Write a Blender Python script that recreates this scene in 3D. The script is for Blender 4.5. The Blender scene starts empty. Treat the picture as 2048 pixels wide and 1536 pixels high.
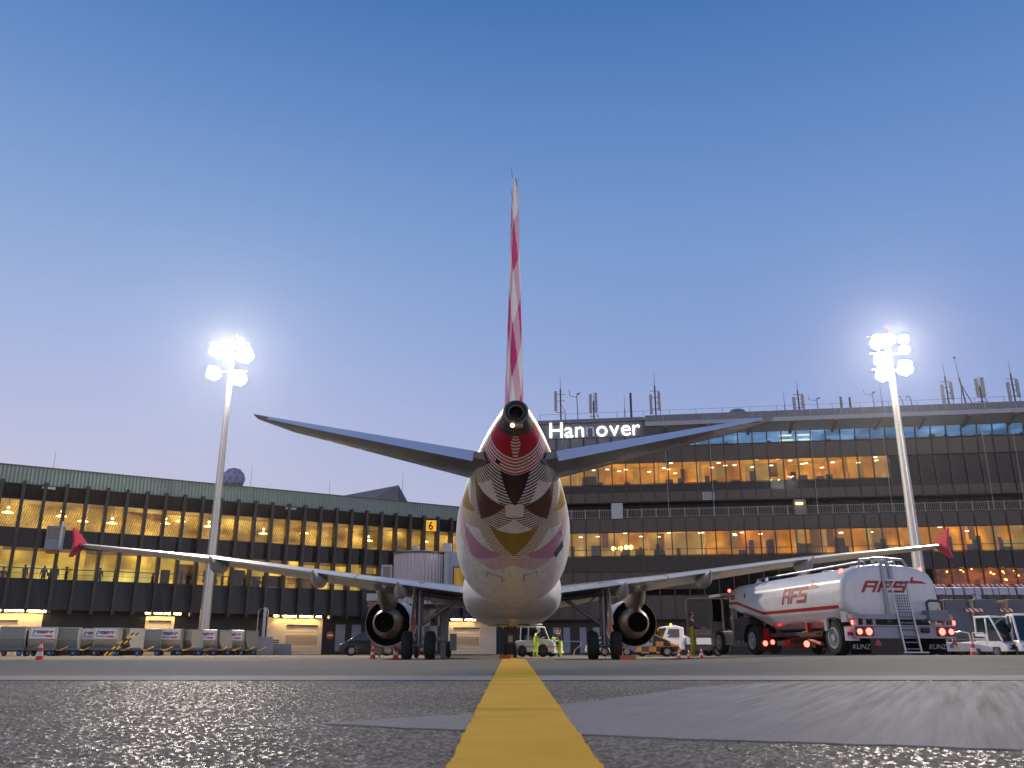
import bpy, math, random
import numpy as np
from mathutils import Vector, Matrix
R = math.radians
random.seed(7); rng = np.random.default_rng(7)
sc = bpy.context.scene; col = sc.collection

# ------------------------------------------------------------------ camera, sky, exposure
FPX, PITCH, HC = 1697.0, R(17.405), 0.42
cam = bpy.data.cameras.new('camera'); camo = bpy.data.objects.new('camera', cam); col.objects.link(camo)
cam.sensor_fit = 'HORIZONTAL'; cam.sensor_width = 36; cam.lens = 36 * FPX / 2048
cam.clip_start = 0.05; cam.clip_end = 3000
camo.location = (0, 0, HC); camo.rotation_euler = (R(90) + PITCH, 0, 0)
sc.camera = camo
cam.dof.use_dof = True; cam.dof.focus_distance = 32; cam.dof.aperture_fstop = 8.0
sc.view_settings.view_transform = 'Standard'; sc.view_settings.look = 'None'
sc.view_settings.exposure = 0.0; sc.view_settings.gamma = 1.0
sc.render.engine = 'CYCLES'
sc.cycles.max_bounces = 8; sc.cycles.transparent_max_bounces = 12
sc.cycles.sample_clamp_indirect = 4.0; sc.cycles.use_denoising = True
sc.cycles.caustics_reflective = False; sc.cycles.caustics_refractive = False

def lin(c):
    c = c / 255.0
    return c / 12.92 if c <= 0.04045 else ((c + 0.055) / 1.055) ** 2.4
def C(r, g, b): return (lin(r), lin(g), lin(b), 1.0)

world = bpy.data.worlds.new('World'); sc.world = world; world.use_nodes = True
nt = world.node_tree; nt.nodes.clear()
wo = nt.nodes.new('ShaderNodeOutputWorld'); bg = nt.nodes.new('ShaderNodeBackground')
tc = nt.nodes.new('ShaderNodeTexCoord'); sx = nt.nodes.new('ShaderNodeSeparateXYZ')
nt.links.new(tc.outputs['Generated'], sx.inputs[0])
def wramp(stops):
    r = nt.nodes.new('ShaderNodeValToRGB'); e = r.color_ramp.elements
    while len(e) < len(stops): e.new(0.5)
    for el, (p, c) in zip(e, stops): el.position = p; el.color = C(*c)
    nt.links.new(sx.outputs['Z'], r.inputs[0]); return r
WEST = wramp([(0.0, (208, 200, 214)), (.12, (203, 198, 217)), (.22, (187, 191, 222)), (.33, (162, 181, 222)),
              (.45, (134, 163, 212)), (.56, (105, 143, 199)), (.67, (74, 121, 182)), (1.0, (48, 86, 146))])
EAST = wramp([(0.0, (180, 182, 212)), (.12, (166, 175, 212)), (.22, (150, 167, 212)), (.34, (129, 154, 208)),
              (.45, (113, 148, 203)), (.56, (92, 133, 192)), (.67, (66, 114, 174)), (1.0, (46, 84, 144))])
mr = nt.nodes.new('ShaderNodeMapRange'); mr.interpolation_type = 'SMOOTHSTEP'
mr.inputs[1].default_value = -0.62; mr.inputs[2].default_value = 0.6
nt.links.new(sx.outputs['X'], mr.inputs[0])
mx = nt.nodes.new('ShaderNodeMix'); mx.data_type = 'RGBA'
nt.links.new(mr.outputs[0], mx.inputs[0]); nt.links.new(WEST.outputs[0], mx.inputs[6]); nt.links.new(EAST.outputs[0], mx.inputs[7])
# afterglow of the set sun behind the camera, low over the horizon
gy_ = nt.nodes.new('ShaderNodeMapRange'); gy_.interpolation_type = 'SMOOTHSTEP'; gy_.inputs[1].default_value = .05; gy_.inputs[2].default_value = -.95; nt.links.new(sx.outputs['Y'], gy_.inputs[0])
gz_ = nt.nodes.new('ShaderNodeMapRange'); gz_.interpolation_type = 'SMOOTHSTEP'; gz_.inputs[1].default_value = .55; gz_.inputs[2].default_value = .0; nt.links.new(sx.outputs['Z'], gz_.inputs[0])
gm = nt.nodes.new('ShaderNodeMath'); gm.operation = 'MULTIPLY'; nt.links.new(gy_.outputs[0], gm.inputs[0]); nt.links.new(gz_.outputs[0], gm.inputs[1])
ga = nt.nodes.new('ShaderNodeMix'); ga.data_type = 'RGBA'; ga.blend_type = 'ADD'; ga.inputs[7].default_value = (.88, .72, .64, 1)
nt.links.new(gm.outputs[0], ga.inputs[0]); nt.links.new(mx.outputs[2], ga.inputs[6])
nt.links.new(ga.outputs[2], bg.inputs[0]); bg.inputs[1].default_value = 1.0
nt.links.new(bg.outputs[0], wo.inputs[0])

HAZE = .0001
# ------------------------------------------------------------------ helpers
def at(u, v, Y):
    z = HC + Y * math.tan(PITCH - math.atan((v - 768) / FPX))
    x = (u - 1024) / FPX * (math.cos(PITCH) * Y + (z - HC) * math.sin(PITCH))
    return Vector((x, Y, z))
def xat(u, Y, z=0.5): return (u - 1024) / FPX * (math.cos(PITCH) * Y + (z - HC) * math.sin(PITCH))
def sst(a, b, x):
    t = np.clip((np.asarray(x, float) - a) / (b - a), 0, 1); return t * t * (3 - 2 * t)
def gh(x, y):
    c = np.interp(y, [-80, -5, 1.85, 10.9, 12.5, 15, 19, 24, 30, 36], [.17, .19, .195, .29, .288, .255, .165, .06, .012, 0])
    r = np.interp(y, [-80, -5, 1.85, 10.9, 20, 27, 33, 42, 50], [.17, .19, .195, .35, .31, .25, .2, .06, 0])
    w = sst(2.5, 9, x)
    return c * (1 - w) + r * w
def gz(x, y): return float(gh(x, y))

MATS = {}
def node(nt, kind, **kw):
    n = nt.nodes.new(kind)
    for k, v in kw.items(): setattr(n, k, v)
    return n
def mth(nt, op, a, b=0.0, c=0.0):
    n = nt.nodes.new('ShaderNodeMath'); n.operation = op
    for i, q in enumerate((a, b, c)):
        if isinstance(q, (int, float)): n.inputs[i].default_value = q
        else: nt.links.new(q, n.inputs[i])
    return n.outputs[0]
def mixc(nt, f, a, b):
    n = nt.nodes.new('ShaderNodeMix'); n.data_type = 'RGBA'
    for i, q in ((0, f), (6, a), (7, b)):
        if isinstance(q, (int, float, tuple)): n.inputs[i].default_value = q
        else: nt.links.new(q, n.inputs[i])
    return n.outputs[2]
def mat(name, colr, rough=.5, metal=0.0, noise=.15, nscale=3.0, coat=0.0, emit=None, es=0.0, bump=0.0, bscale=40, streak=None, spec=.5):
    if name in MATS: return MATS[name]
    m = bpy.data.materials.new(name); m.use_nodes = True; nt = m.node_tree
    p = nt.nodes['Principled BSDF']
    p.inputs['Roughness'].default_value = rough; p.inputs['Metallic'].default_value = metal
    p.inputs['Coat Weight'].default_value = coat; p.inputs['Coat Roughness'].default_value = .06
    p.inputs['Specular IOR Level'].default_value = spec
    p.inputs['Base Color'].default_value = colr
    tcn = node(nt, 'ShaderNodeTexCoord')
    if noise > 0:
        mp = node(nt, 'ShaderNodeMapping'); nt.links.new(tcn.outputs['Object'], mp.inputs[0])
        if streak: mp.inputs['Scale'].default_value = streak
        n1 = node(nt, 'ShaderNodeTexNoise'); n1.inputs['Scale'].default_value = nscale; n1.inputs['Detail'].default_value = 6
        nt.links.new(mp.outputs[0], n1.inputs['Vector'])
        f = mth(nt, 'MULTIPLY_ADD', n1.outputs[0], 2 * noise, 1 - noise)
        mul = node(nt, 'ShaderNodeMix', data_type='RGBA', blend_type='MULTIPLY'); mul.inputs[0].default_value = 1
        mul.inputs[6].default_value = colr; cmb = node(nt, 'ShaderNodeCombineColor')
        for i in range(3): nt.links.new(f, cmb.inputs[i])
        nt.links.new(cmb.outputs[0], mul.inputs[7]); nt.links.new(mul.outputs[2], p.inputs['Base Color'])
        rr = mth(nt, 'MULTIPLY_ADD', n1.outputs[0], .25 * rough, rough * .87); nt.links.new(rr, p.inputs['Roughness'])
    if bump > 0:
        n2 = node(nt, 'ShaderNodeTexNoise'); n2.inputs['Scale'].default_value = bscale; n2.inputs['Detail'].default_value = 4
        nt.links.new(tcn.outputs['Object'], n2.inputs['Vector'])
        b = node(nt, 'ShaderNodeBump'); b.inputs['Strength'].default_value = bump; b.inputs['Distance'].default_value = .02
        nt.links.new(n2.outputs[0], b.inputs['Height']); nt.links.new(b.outputs[0], p.inputs['Normal'])
    if emit is not None:
        p.inputs['Emission Color'].default_value = emit; p.inputs['Emission Strength'].default_value = es
    MATS[name] = m; return m

class MB:
    def __init__(s): s.v = []; s.f = []; s.m = []
    def add(s, vs, fs, mi=0):
        o = len(s.v); s.v += [tuple(v) for v in vs]; s.f += [tuple(i + o for i in f) for f in fs]; s.m += [mi] * len(fs); return s
    def box(s, x0, x1, y0, y1, z0, z1, mi=0):
        v = [(x, y, z) for z in (z0, z1) for y in (y0, y1) for x in (x0, x1)]
        return s.add(v, [(0, 2, 3, 1), (4, 5, 7, 6), (0, 1, 5, 4), (2, 6, 7, 3), (0, 4, 6, 2), (1, 3, 7, 5)], mi)
    def obox(s, c, size, M=None, mi=0):
        M = M or Matrix(); c = Vector(c); h = [q / 2 for q in size]
        v = [c + (M @ Vector((a * h[0], b * h[1], d * h[2]))) for d in (-1, 1) for b in (-1, 1) for a in (-1, 1)]
        return s.add(v, [(0, 2, 3, 1), (4, 5, 7, 6), (0, 1, 5, 4), (2, 6, 7, 3), (0, 4, 6, 2), (1, 3, 7, 5)], mi)
    def loft(s, rings, cap=(True, True), mi=0, closed=True):
        n = len(rings[0]); v = [p for r in rings for p in r]; f = []
        for i in range(len(rings) - 1):
            for j in range(n if closed else n - 1):
                a, b = i * n + j, i * n + (j + 1) % n
                f.append((a, b, b + n, a + n))
        if cap[0]: f.append(tuple(range(n))[::-1])
        if cap[1]: f.append(tuple(range((len(rings) - 1) * n, len(rings) * n)))
        return s.add(v, f, mi)
    def lathe(s, o, d, prof, n=24, mi=0, cap=(True, True)):
        o = Vector(o); d = Vector(d).normalized(); a = d.orthogonal().normalized(); b = d.cross(a)
        return s.loft([[o + d * h + (a * math.cos(2 * math.pi * k / n) + b * math.sin(2 * math.pi * k / n)) * max(r, 1e-4) for k in range(n)] for h, r in prof], cap, mi)
    def tube(s, p, q, r, r2=None, n=10, mi=0):
        p, q = Vector(p), Vector(q); return s.lathe(p, q - p, [(0, r), ((q - p).length, r if r2 is None else r2)], n, mi)
    def path(s, pts, r, n=8, mi=0):
        for a, b in zip(pts[:-1], pts[1:]): s.tube(a, b, r, None, n, mi)
        return s
    def ball(s, c, r, n=14, m=8, mi=0, sc=(1, 1, 1)):
        c = Vector(c)
        rings = [[c + Vector((r * sc[0] * math.sin(math.pi * i / m) * math.cos(2 * math.pi * k / n), r * sc[1] * math.sin(math.pi * i / m) * math.sin(2 * math.pi * k / n), -r * sc[2] * math.cos(math.pi * i / m))) for k in range(n)] for i in range(m + 1)]
        rings[0] = [p + Vector((0, 0, 0)) for p in rings[0]]
        return s.loft(rings, (False, False), mi)
    def prism(s, poly, f0, f1, mi=0):
        """poly: 2-d points, f0/f1 map (a,b) to the two end faces"""
        n = len(poly); v = [f0(*p) for p in poly] + [f1(*p) for p in poly]
        f = [tuple(range(n))[::-1], tuple(range(n, 2 * n))] + [(i, (i + 1) % n, (i + 1) % n + n, i + n) for i in range(n)]
        return s.add(v, f, mi)
    def build(s, name, mats, parent=None, smooth=35, bevel=0.0, seg=2):
        me = bpy.data.meshes.new(name); me.from_pydata(s.v, [], s.f)
        if not isinstance(mats, (list, tuple)): mats = [mats]
        for m in mats: me.materials.append(m)
        me.polygons.foreach_set('material_index', s.m)
        import bmesh
        bm = bmesh.new(); bm.from_mesh(me); bmesh.ops.recalc_face_normals(bm, faces=bm.faces[:]); bm.to_mesh(me); bm.free()
        if smooth:
            me.polygons.foreach_set('use_smooth', [True] * len(me.polygons)); me.set_sharp_from_angle(angle=R(smooth))
        o = bpy.data.objects.new(name, me); col.objects.link(o)
        if parent: o.parent = parent
        if bevel:
            b = o.modifiers.new('bevel', 'BEVEL'); b.width = bevel; b.segments = seg; b.limit_method = 'ANGLE'; b.angle_limit = R(40)
        return o
def tag(o, label, cat, group=None):
    o['label'] = label; o['category'] = cat
    if group: o['group'] = group
    return o
def struct(o): o['kind'] = 'structure'; return o
def thing(name, label, cat, loc=(0, 0, 0), rz=0.0, group=None, sc_=1.0):
    o = bpy.data.objects.new(name, None); o.empty_display_size = .3; col.objects.link(o)
    o.location = loc; o.rotation_euler = (0, 0, rz); o.scale = (sc_,) * 3
    return tag(o, label, cat, group)
def dup(root, loc, rz=None, label=None, group=None, sc_=None):
    def cp(o, par):
        c = o.copy(); col.objects.link(c)
        if par: c.parent = par
        for ch in list(o.children): cp(ch, c)
        return c
    r = cp(root, None); r.location = loc
    if rz is not None: r.rotation_euler = (0, 0, rz)
    if sc_: r.scale = (sc_,) * 3
    if label: r['label'] = label
    if group: r['group'] = group
    return r
def copypart(o, par, loc):
    c = o.copy(); col.objects.link(c); c.parent = par; c.location = loc; return c
def textmesh(txt, size, extrude=.01, shear=0.0, align='LEFT', bold=0.0, sx_=1.0):
    cu = bpy.data.curves.new('lettering', 'FONT'); cu.body = txt; cu.size = size; cu.extrude = extrude; cu.shear = shear
    cu.align_x = align; cu.offset = bold
    o = bpy.data.objects.new('lettering', cu); col.objects.link(o)
    dg = bpy.context.evaluated_depsgraph_get(); dg.update()
    me = bpy.data.meshes.new_from_object(o.evaluated_get(dg)); bpy.data.objects.remove(o)
    if sx_ != 1: me.transform(Matrix.Diagonal((sx_, 1, 1, 1)))
    return me
def textobj(name, txt, size, m, parent, loc, ex, ey, **kw):
    """ex, ey: local directions of reading and of letter height"""
    me = textmesh(txt, size, **kw); ex = Vector(ex).normalized(); ey = Vector(ey).normalized(); ez = ex.cross(ey)
    M = Matrix((ex, ey, ez)).transposed().to_4x4(); M.translation = Vector(loc); me.transform(M)
    me.materials.clear(); me.materials.append(m)
    o = bpy.data.objects.new(name, me); col.objects.link(o); o.parent = parent; return o

# ------------------------------------------------------------------ shared materials
WHITE = mat('white_paint', C(222, 222, 220), .35, noise=.06, coat=.3)
DIRTYW = mat('worn_white_paint', C(205, 203, 196), .5, noise=.18, nscale=4)
GREY = mat('grey_paint', C(120, 122, 126), .5, noise=.1)
LGREY = mat('light_grey_paint', C(168, 170, 174), .45, noise=.08)
DGREY = mat('dark_grey_paint', C(62, 64, 70), .5, noise=.15)
BLACK = mat('black_plastic', C(22, 22, 24), .55, noise=.1)
RUBBER = mat('rubber', C(26, 26, 27), .8, noise=.25, nscale=6)
STEEL = mat('steel', C(165, 165, 165), .35, metal=.85, noise=.12)
ALU = mat('aluminium_sheet', C(176, 176, 170), .42, metal=.7, noise=.18, nscale=5, bump=.15, bscale=9)
CHROME = mat('polished_metal', C(200, 200, 205), .16, metal=1, noise=.05)
RED = mat('red_paint', C(186, 22, 34), .4, noise=.08, coat=.3)
ORANGE = mat('cone_red', C(214, 48, 30), .5, noise=.1)
BLUE = mat('blue_paint', C(28, 110, 190), .45, noise=.12)
YELL = mat('yellow_paint', C(226, 178, 40), .5, noise=.12)
HIVIS = mat('hi_vis_yellow', C(196, 228, 30), .7, noise=.12, emit=C(190, 230, 20), es=.0)
DARKGL = mat('dark_glass', C(16, 20, 24), .06, noise=0, spec=.8)
TAIL = mat('lit_red_lamp', C(180, 20, 20), .3, noise=0, emit=C(255, 64, 52), es=13)
AMB = mat('lit_amber_lamp', C(220, 120, 20), .3, noise=0, emit=C(255, 140, 30), es=4)
SKIN = mat('skin', C(196, 150, 126), .55, noise=.05)
HAIR = mat('dark_hair', C(38, 28, 22), .7, noise=.2)
NAVY = mat('dark_navy_cloth', C(24, 27, 38), .85, noise=.15)
GREYCL = mat('grey_cloth', C(104, 100, 108), .85, noise=.15)
REFL = mat('reflective_tape', C(205, 208, 205), .4, noise=.05)

# ------------------------------------------------------------------ ground
def sheet(name, xs, ys, off, m, mask=None):
    X, Y = np.meshgrid(xs, ys); Z = gh(X, Y) + off
    v = np.stack([X, Y, Z], -1).reshape(-1, 3); nx, ny = len(xs), len(ys)
    i, j = np.meshgrid(np.arange(nx - 1), np.arange(ny - 1)); a = (j * nx + i).ravel()
    f = np.stack([a, a + 1, a + nx + 1, a + nx], -1)
    me = bpy.data.meshes.new(name); me.vertices.add(len(v)); me.vertices.foreach_set('co', v.ravel())
    me.loops.add(f.size); me.loops.foreach_set('vertex_index', f.ravel().astype(np.int32))
    me.polygons.add(len(f)); me.polygons.foreach_set('loop_start', np.arange(0, f.size, 4, dtype=np.int32))
    me.polygons.foreach_set('use_smooth', np.ones(len(f), bool))
    me.update(calc_edges=True); me.materials.append(m)
    o = bpy.data.objects.new(name, me); col.objects.link(o); return struct(o)

def ground_material():
    m = bpy.data.materials.new('apron_concrete'); m.use_nodes = True; nt = m.node_tree; p = nt.nodes['Principled BSDF']
    t = node(nt, 'ShaderNodeTexCoord'); mp = node(nt, 'ShaderNodeMapping'); nt.links.new(t.outputs['Object'], mp.inputs[0])
    n1 = node(nt, 'ShaderNodeTexNoise'); n1.inputs['Scale'].default_value = .35; n1.inputs['Detail'].default_value = 8; nt.links.new(mp.outputs[0], n1.inputs['Vector'])
    n2 = node(nt, 'ShaderNodeTexNoise'); n2.inputs['Scale'].default_value = 14; n2.inputs['Detail'].default_value = 6; nt.links.new(mp.outputs[0], n2.inputs['Vector'])
    br = node(nt, 'ShaderNodeTexBrick'); br.inputs['Scale'].default_value = 1; br.inputs['Brick Width'].default_value = 7.5; br.inputs['Row Height'].default_value = 7.5
    br.inputs['Mortar Size'].default_value = .03; br.offset = 0; nt.links.new(mp.outputs[0], br.inputs['Vector'])
    s = mth(nt, 'MULTIPLY_ADD', n1.outputs[0], .55, .35); s = mth(nt, 'MULTIPLY_ADD', n2.outputs[0], .35, s)
    c = mixc(nt, s, C(74, 69, 63), C(120, 112, 101)); c = mixc(nt, br.outputs['Fac'], c, C(52, 50, 50))
    nt.links.new(c, p.inputs['Base Color']); p.inputs['Roughness'].default_value = .85; p.inputs['Specular IOR Level'].default_value = .08
    b = node(nt, 'ShaderNodeBump'); b.inputs['Strength'].default_value = .35; b.inputs['Distance'].default_value = .004
    nt.links.new(n2.outputs[0], b.inputs['Height']); nt.links.new(b.outputs[0], p.inputs['Normal']); return m
GROUND = ground_material()
gx = np.concatenate([[-250, -150], np.arange(-90, -31, 10), np.arange(-30, 30.1, 1.0), np.arange(40, 91, 10), [150, 250]])
gy = np.concatenate([[-150, -60, -20, -8], np.arange(-4, 14, .5), np.arange(14, 52, 1.0), [60, 70, 85, 100, 150, 250]])
sheet('apron', gx, gy, 0, GROUND)
# thin haze added to give the lamps halos (camera, ground and buildings inside, sky outside)
hm = bpy.data.materials.new('haze'); hm.use_nodes = True; hn = hm.node_tree; hn.nodes.clear()
ho = hn.nodes.new('ShaderNodeOutputMaterial'); hv = hn.nodes.new('ShaderNodeVolumePrincipled'); hv.inputs['Density'].default_value = HAZE
hv.inputs['Color'].default_value = (.92, .94, 1, 1); hv.inputs['Anisotropy'].default_value = .88; hn.links.new(hv.outputs[0], ho.inputs['Volume'])
hb = MB(); hb.box(-260, 260, -160, 260, -1.2, 34); hzo = hb.build('haze', hm, smooth=0); hzo['kind'] = 'stuff'

def asphalt_material():
    m = bpy.data.materials.new('rough_asphalt'); m.use_nodes = True; nt = m.node_tree; p = nt.nodes['Principled BSDF']
    t = node(nt, 'ShaderNodeTexCoord')
    vo = node(nt, 'ShaderNodeTexVoronoi'); vo.inputs['Scale'].default_value = 118; nt.links.new(t.outputs['Object'], vo.inputs['Vector'])
    n1 = node(nt, 'ShaderNodeTexNoise'); n1.inputs['Scale'].default_value = 2.2; n1.inputs['Detail'].default_value = 7; nt.links.new(t.outputs['Object'], n1.inputs['Vector'])
    g = node(nt, 'ShaderNodeSeparateColor'); nt.links.new(vo.outputs['Color'], g.inputs[0])
    n3 = node(nt, 'ShaderNodeTexNoise'); n3.inputs['Scale'].default_value = 420; n3.inputs['Detail'].default_value = 3; nt.links.new(t.outputs['Object'], n3.inputs['Vector'])
    s = mth(nt, 'MULTIPLY_ADD', n1.outputs[0], .5, -.2); s = mth(nt, 'MULTIPLY_ADD', mth(nt, 'POWER', g.outputs[0], 1.6), .85, s); s = mth(nt, 'MULTIPLY_ADD', mth(nt, 'SUBTRACT', n3.outputs[0], .5), .5, s)
    c = mixc(nt, s, C(56, 50, 46), C(172, 157, 141)); nt.links.new(c, p.inputs['Base Color'])
    glint = mth(nt, 'GREATER_THAN', g.outputs[1], .9)
    nt.links.new(mth(nt, 'MULTIPLY_ADD', glint, .3, .06), p.inputs['Specular IOR Level']); nt.links.new(mth(nt, 'MULTIPLY_ADD', glint, -.42, .85), p.inputs['Roughness'])
    b = node(nt, 'ShaderNodeBump'); b.inputs['Strength'].default_value = .4; b.inputs['Distance'].default_value = .004
    nt.links.new(vo.outputs['Distance'], b.inputs['Height']); nt.links.new(b.outputs[0], p.inputs['Normal']); return m
ASPH = asphalt_material()
ax = np.concatenate([[-250, -80, -30], np.arange(-12, 12.1, 1), [30, 80, 250]])
sheet('taxiway_asphalt', ax, np.concatenate([[-150, -30, -8], np.arange(-4, 5.6, .5), [5.75]]), .003, ASPH)
def rough_fan():
    ny, nx = 560, 820
    ys = 1.0 * (5.74 / 1.0) ** (np.linspace(0, 1, ny)); ks = np.linspace(-.82, .82, nx)
    Y = np.repeat(ys[:, None], nx, 1); X = ks[None, :] * (Y + .25)
    cell = .0088; qx, qy = X / cell, Y / cell; ix, iy = np.floor(qx), np.floor(qy); best = np.full(X.shape, 9.0); bid = np.zeros(X.shape)
    def hsh(a, b, k):
        h = np.sin(a * 127.1 + b * 311.7 + k * 74.7) * 43758.5453; return h - np.floor(h)
    for dx in (-1, 0, 1):
        for dy in (-1, 0, 1):
            cx, cy = ix + dx, iy + dy
            d = (cx + hsh(cx, cy, 1) - qx) ** 2 + (cy + hsh(cx, cy, 2) - qy) ** 2
            k = d < best; best = np.where(k, d, best); bid = np.where(k, hsh(cx, cy, 3), bid)
    H = .0018 * (.35 + .65 * bid) * np.clip(1 - best / .75, 0, 1) ** .5
    edge = np.minimum(1, np.minimum((5.74 - Y) / .3, (np.abs(.82) * (Y + .25) - np.abs(X)) / .05)); H = H * np.clip(edge, 0, 1)
    pl = np.interp(X, [-.56, .38, 1.27, 4, 9], [2.69, 2.32, 2.04, 1.3, .2]); ph = np.interp(X, [-.56, -.1, .45, .95, 1.7, 9], [2.71, 3.12, 3.85, 4.75, 5.4, 5.6])
    inside = np.clip(np.minimum(Y - pl, ph - Y) / .03, 0, 1) * (X > -.56); H = H * (1 - inside)
    Z = gh(X, Y) + .0042 + H - .003 * inside
    v = np.stack([X, Y, Z], -1).reshape(-1, 3)
    i, j = np.meshgrid(np.arange(nx - 1), np.arange(ny - 1)); a = (j * nx + i).ravel(); f = np.stack([a, a + 1, a + nx + 1, a + nx], -1)
    me = bpy.data.meshes.new('rough_asphalt'); me.vertices.add(len(v)); me.vertices.foreach_set('co', v.ravel())
    me.loops.add(f.size); me.loops.foreach_set('vertex_index', f.ravel().astype(np.int32))
    me.polygons.add(len(f)); me.polygons.foreach_set('loop_start', np.arange(0, f.size, 4, dtype=np.int32))
    me.polygons.foreach_set('use_smooth', np.ones(len(f), bool)); me.update(calc_edges=True); me.materials.append(ASPH)
    o = bpy.data.objects.new('rough_asphalt', me); col.objects.link(o); struct(o)
rough_fan()
sheet('concrete_strip', np.concatenate([[-250, -100], np.arange(-20, 21, 1.), [100, 250]]), np.array([5.55, 5.56, 5.9, 6.24, 6.25]), .0085,
      mat('pale_concrete', C(160, 151, 140), .8, noise=.2, nscale=3, bump=.3, bscale=60, spec=.08))
def polysheet(name, poly, off, m, step=.12):
    """a thin sheet following the ground inside a polygon whose upper and lower edges are functions of x"""
    lo, hi = poly; xs = np.concatenate([np.arange(lo[0][0], 3, .014), np.arange(3, lo[-1][0] + .01, .3)]); b = MB(); n = 14
    yl = np.interp(xs, [p[0] for p in lo], [p[1] for p in lo]); yh = np.interp(xs, [p[0] for p in hi], [p[1] for p in hi])
    wob = np.convolve(rng.normal(0, .012, len(xs) + 8), np.ones(4) / 4, 'same')[:len(xs)] + .006 * np.sin(xs * 9.1) + .004 * np.sin(xs * 23); yl = yl + wob; yh = np.maximum(yh + 1.6 * wob[::-1], yl + .005)
    rows = [[(x, a + .001, gz(x, a) - .02)] + [(x, a + (c - a) * k / n, gz(x, a + (c - a) * k / n) + off) for k in range(n + 1)] + [(x, c - .001, gz(x, c) - .02)] for x, a, c in zip(xs, yl, yh)]
    b.loft(rows, (False, False), closed=False); o = b.build(name, m, smooth=60); return struct(o)
def patch_material():
    m = bpy.data.materials.new('smooth_concrete_patch'); m.use_nodes = True; nt = m.node_tree; p = nt.nodes['Principled BSDF']
    t = node(nt, 'ShaderNodeTexCoord'); mp = node(nt, 'ShaderNodeMapping'); nt.links.new(t.outputs['Object'], mp.inputs[0])
    mp.inputs['Rotation'].default_value = (0, 0, R(27)); mps = node(nt, 'ShaderNodeMapping'); mps.inputs['Scale'].default_value = (1, .035, 1); nt.links.new(mp.outputs[0], mps.inputs[0]); mp = mps
    n1 = node(nt, 'ShaderNodeTexNoise'); n1.inputs['Scale'].default_value = 26; n1.inputs['Detail'].default_value = 6; nt.links.new(mp.outputs[0], n1.inputs['Vector'])
    n2 = node(nt, 'ShaderNodeTexNoise'); n2.inputs['Scale'].default_value = 1.1; n2.inputs['Detail'].default_value = 6; nt.links.new(t.outputs['Object'], n2.inputs['Vector'])
    n3 = node(nt, 'ShaderNodeTexNoise'); n3.inputs['Scale'].default_value = 130; nt.links.new(t.outputs['Object'], n3.inputs['Vector'])
    xx = node(nt, 'ShaderNodeSeparateXYZ'); nt.links.new(t.outputs['Object'], xx.inputs[0])
    k = node(nt, 'ShaderNodeMapRange'); k.inputs[1].default_value = .6; k.inputs[2].default_value = 1.7; nt.links.new(xx.outputs[0], k.inputs[0])
    st = mth(nt, 'SUBTRACT', n1.outputs[0], .5); st = mth(nt, 'MULTIPLY', st, mth(nt, 'MULTIPLY_ADD', k.outputs[0], 2.0, .3))
    s = mth(nt, 'ADD', st, mth(nt, 'MULTIPLY_ADD', n2.outputs[0], .5, .22)); s = mth(nt, 'MULTIPLY_ADD', n3.outputs[0], .15, s)
    nt.links.new(mixc(nt, s, C(84, 79, 76), C(168, 160, 154)), p.inputs['Base Color']); p.inputs['Roughness'].default_value = .8; p.inputs['Specular IOR Level'].default_value = .1
    b = node(nt, 'ShaderNodeBump'); b.inputs['Strength'].default_value = .8; b.inputs['Distance'].default_value = .01
    nt.links.new(mth(nt, 'MULTIPLY_ADD', n3.outputs[0], .25, n1.outputs[0]), b.inputs['Height']); nt.links.new(b.outputs[0], p.inputs['Normal']); return m
polysheet('concrete_patch', ([(-.56, 2.69), (.38, 2.32), (1.27, 2.04), (4, 1.3), (9, .2)], [(-.56, 2.71), (-.1, 3.12), (.45, 3.85), (.95, 4.75), (1.7, 5.4), (9, 5.6)]), .0085, patch_material())
def line_material():
    m = bpy.data.materials.new('yellow_line_paint'); m.use_nodes = True; nt = m.node_tree; p = nt.nodes['Principled BSDF']
    t = node(nt, 'ShaderNodeTexCoord'); n1 = node(nt, 'ShaderNodeTexNoise'); n1.inputs['Scale'].default_value = 5; n1.inputs['Detail'].default_value = 8; nt.links.new(t.outputs['Object'], n1.inputs['Vector'])
    n2 = node(nt, 'ShaderNodeTexNoise'); n2.inputs['Scale'].default_value = 120; nt.links.new(t.outputs['Object'], n2.inputs['Vector'])
    mp = node(nt, 'ShaderNodeMapping'); mp.inputs['Scale'].default_value = (.9, 2.1, 1); mp.inputs['Rotation'].default_value = (0, 0, R(14)); nt.links.new(t.outputs['Object'], mp.inputs[0])
    n3 = node(nt, 'ShaderNodeTexNoise'); n3.inputs['Scale'].default_value = 2; n3.inputs['Detail'].default_value = 5; nt.links.new(mp.outputs[0], n3.inputs['Vector'])
    cr = node(nt, 'ShaderNodeMapRange'); cr.inputs[1].default_value = .56; cr.inputs[2].default_value = .72; nt.links.new(n3.outputs[0], cr.inputs[0])
    c = mixc(nt, mth(nt, 'MULTIPLY_ADD', n1.outputs[0], .8, mth(nt, 'MULTIPLY_ADD', n2.outputs[0], .4, -.2)), C(220, 154, 18), C(251, 196, 52))
    c = mixc(nt, mth(nt, 'MULTIPLY', cr.outputs[0], .42), c, C(128, 90, 34)); nt.links.new(c, p.inputs['Base Color']); p.inputs['Roughness'].default_value = .75; p.inputs['Specular IOR Level'].default_value = .06
    b = node(nt, 'ShaderNodeBump'); b.inputs['Strength'].default_value = .5; b.inputs['Distance'].default_value = .004
    nt.links.new(n2.outputs[0], b.inputs['Height']); nt.links.new(b.outputs[0], p.inputs['Normal']); return m
lys = np.concatenate([np.arange(-4, .8, .2), np.arange(.8, 6, .012), np.arange(6, 12, .1), np.arange(12, 47.6, .5)])
lb = MB(); lrows = []
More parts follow.
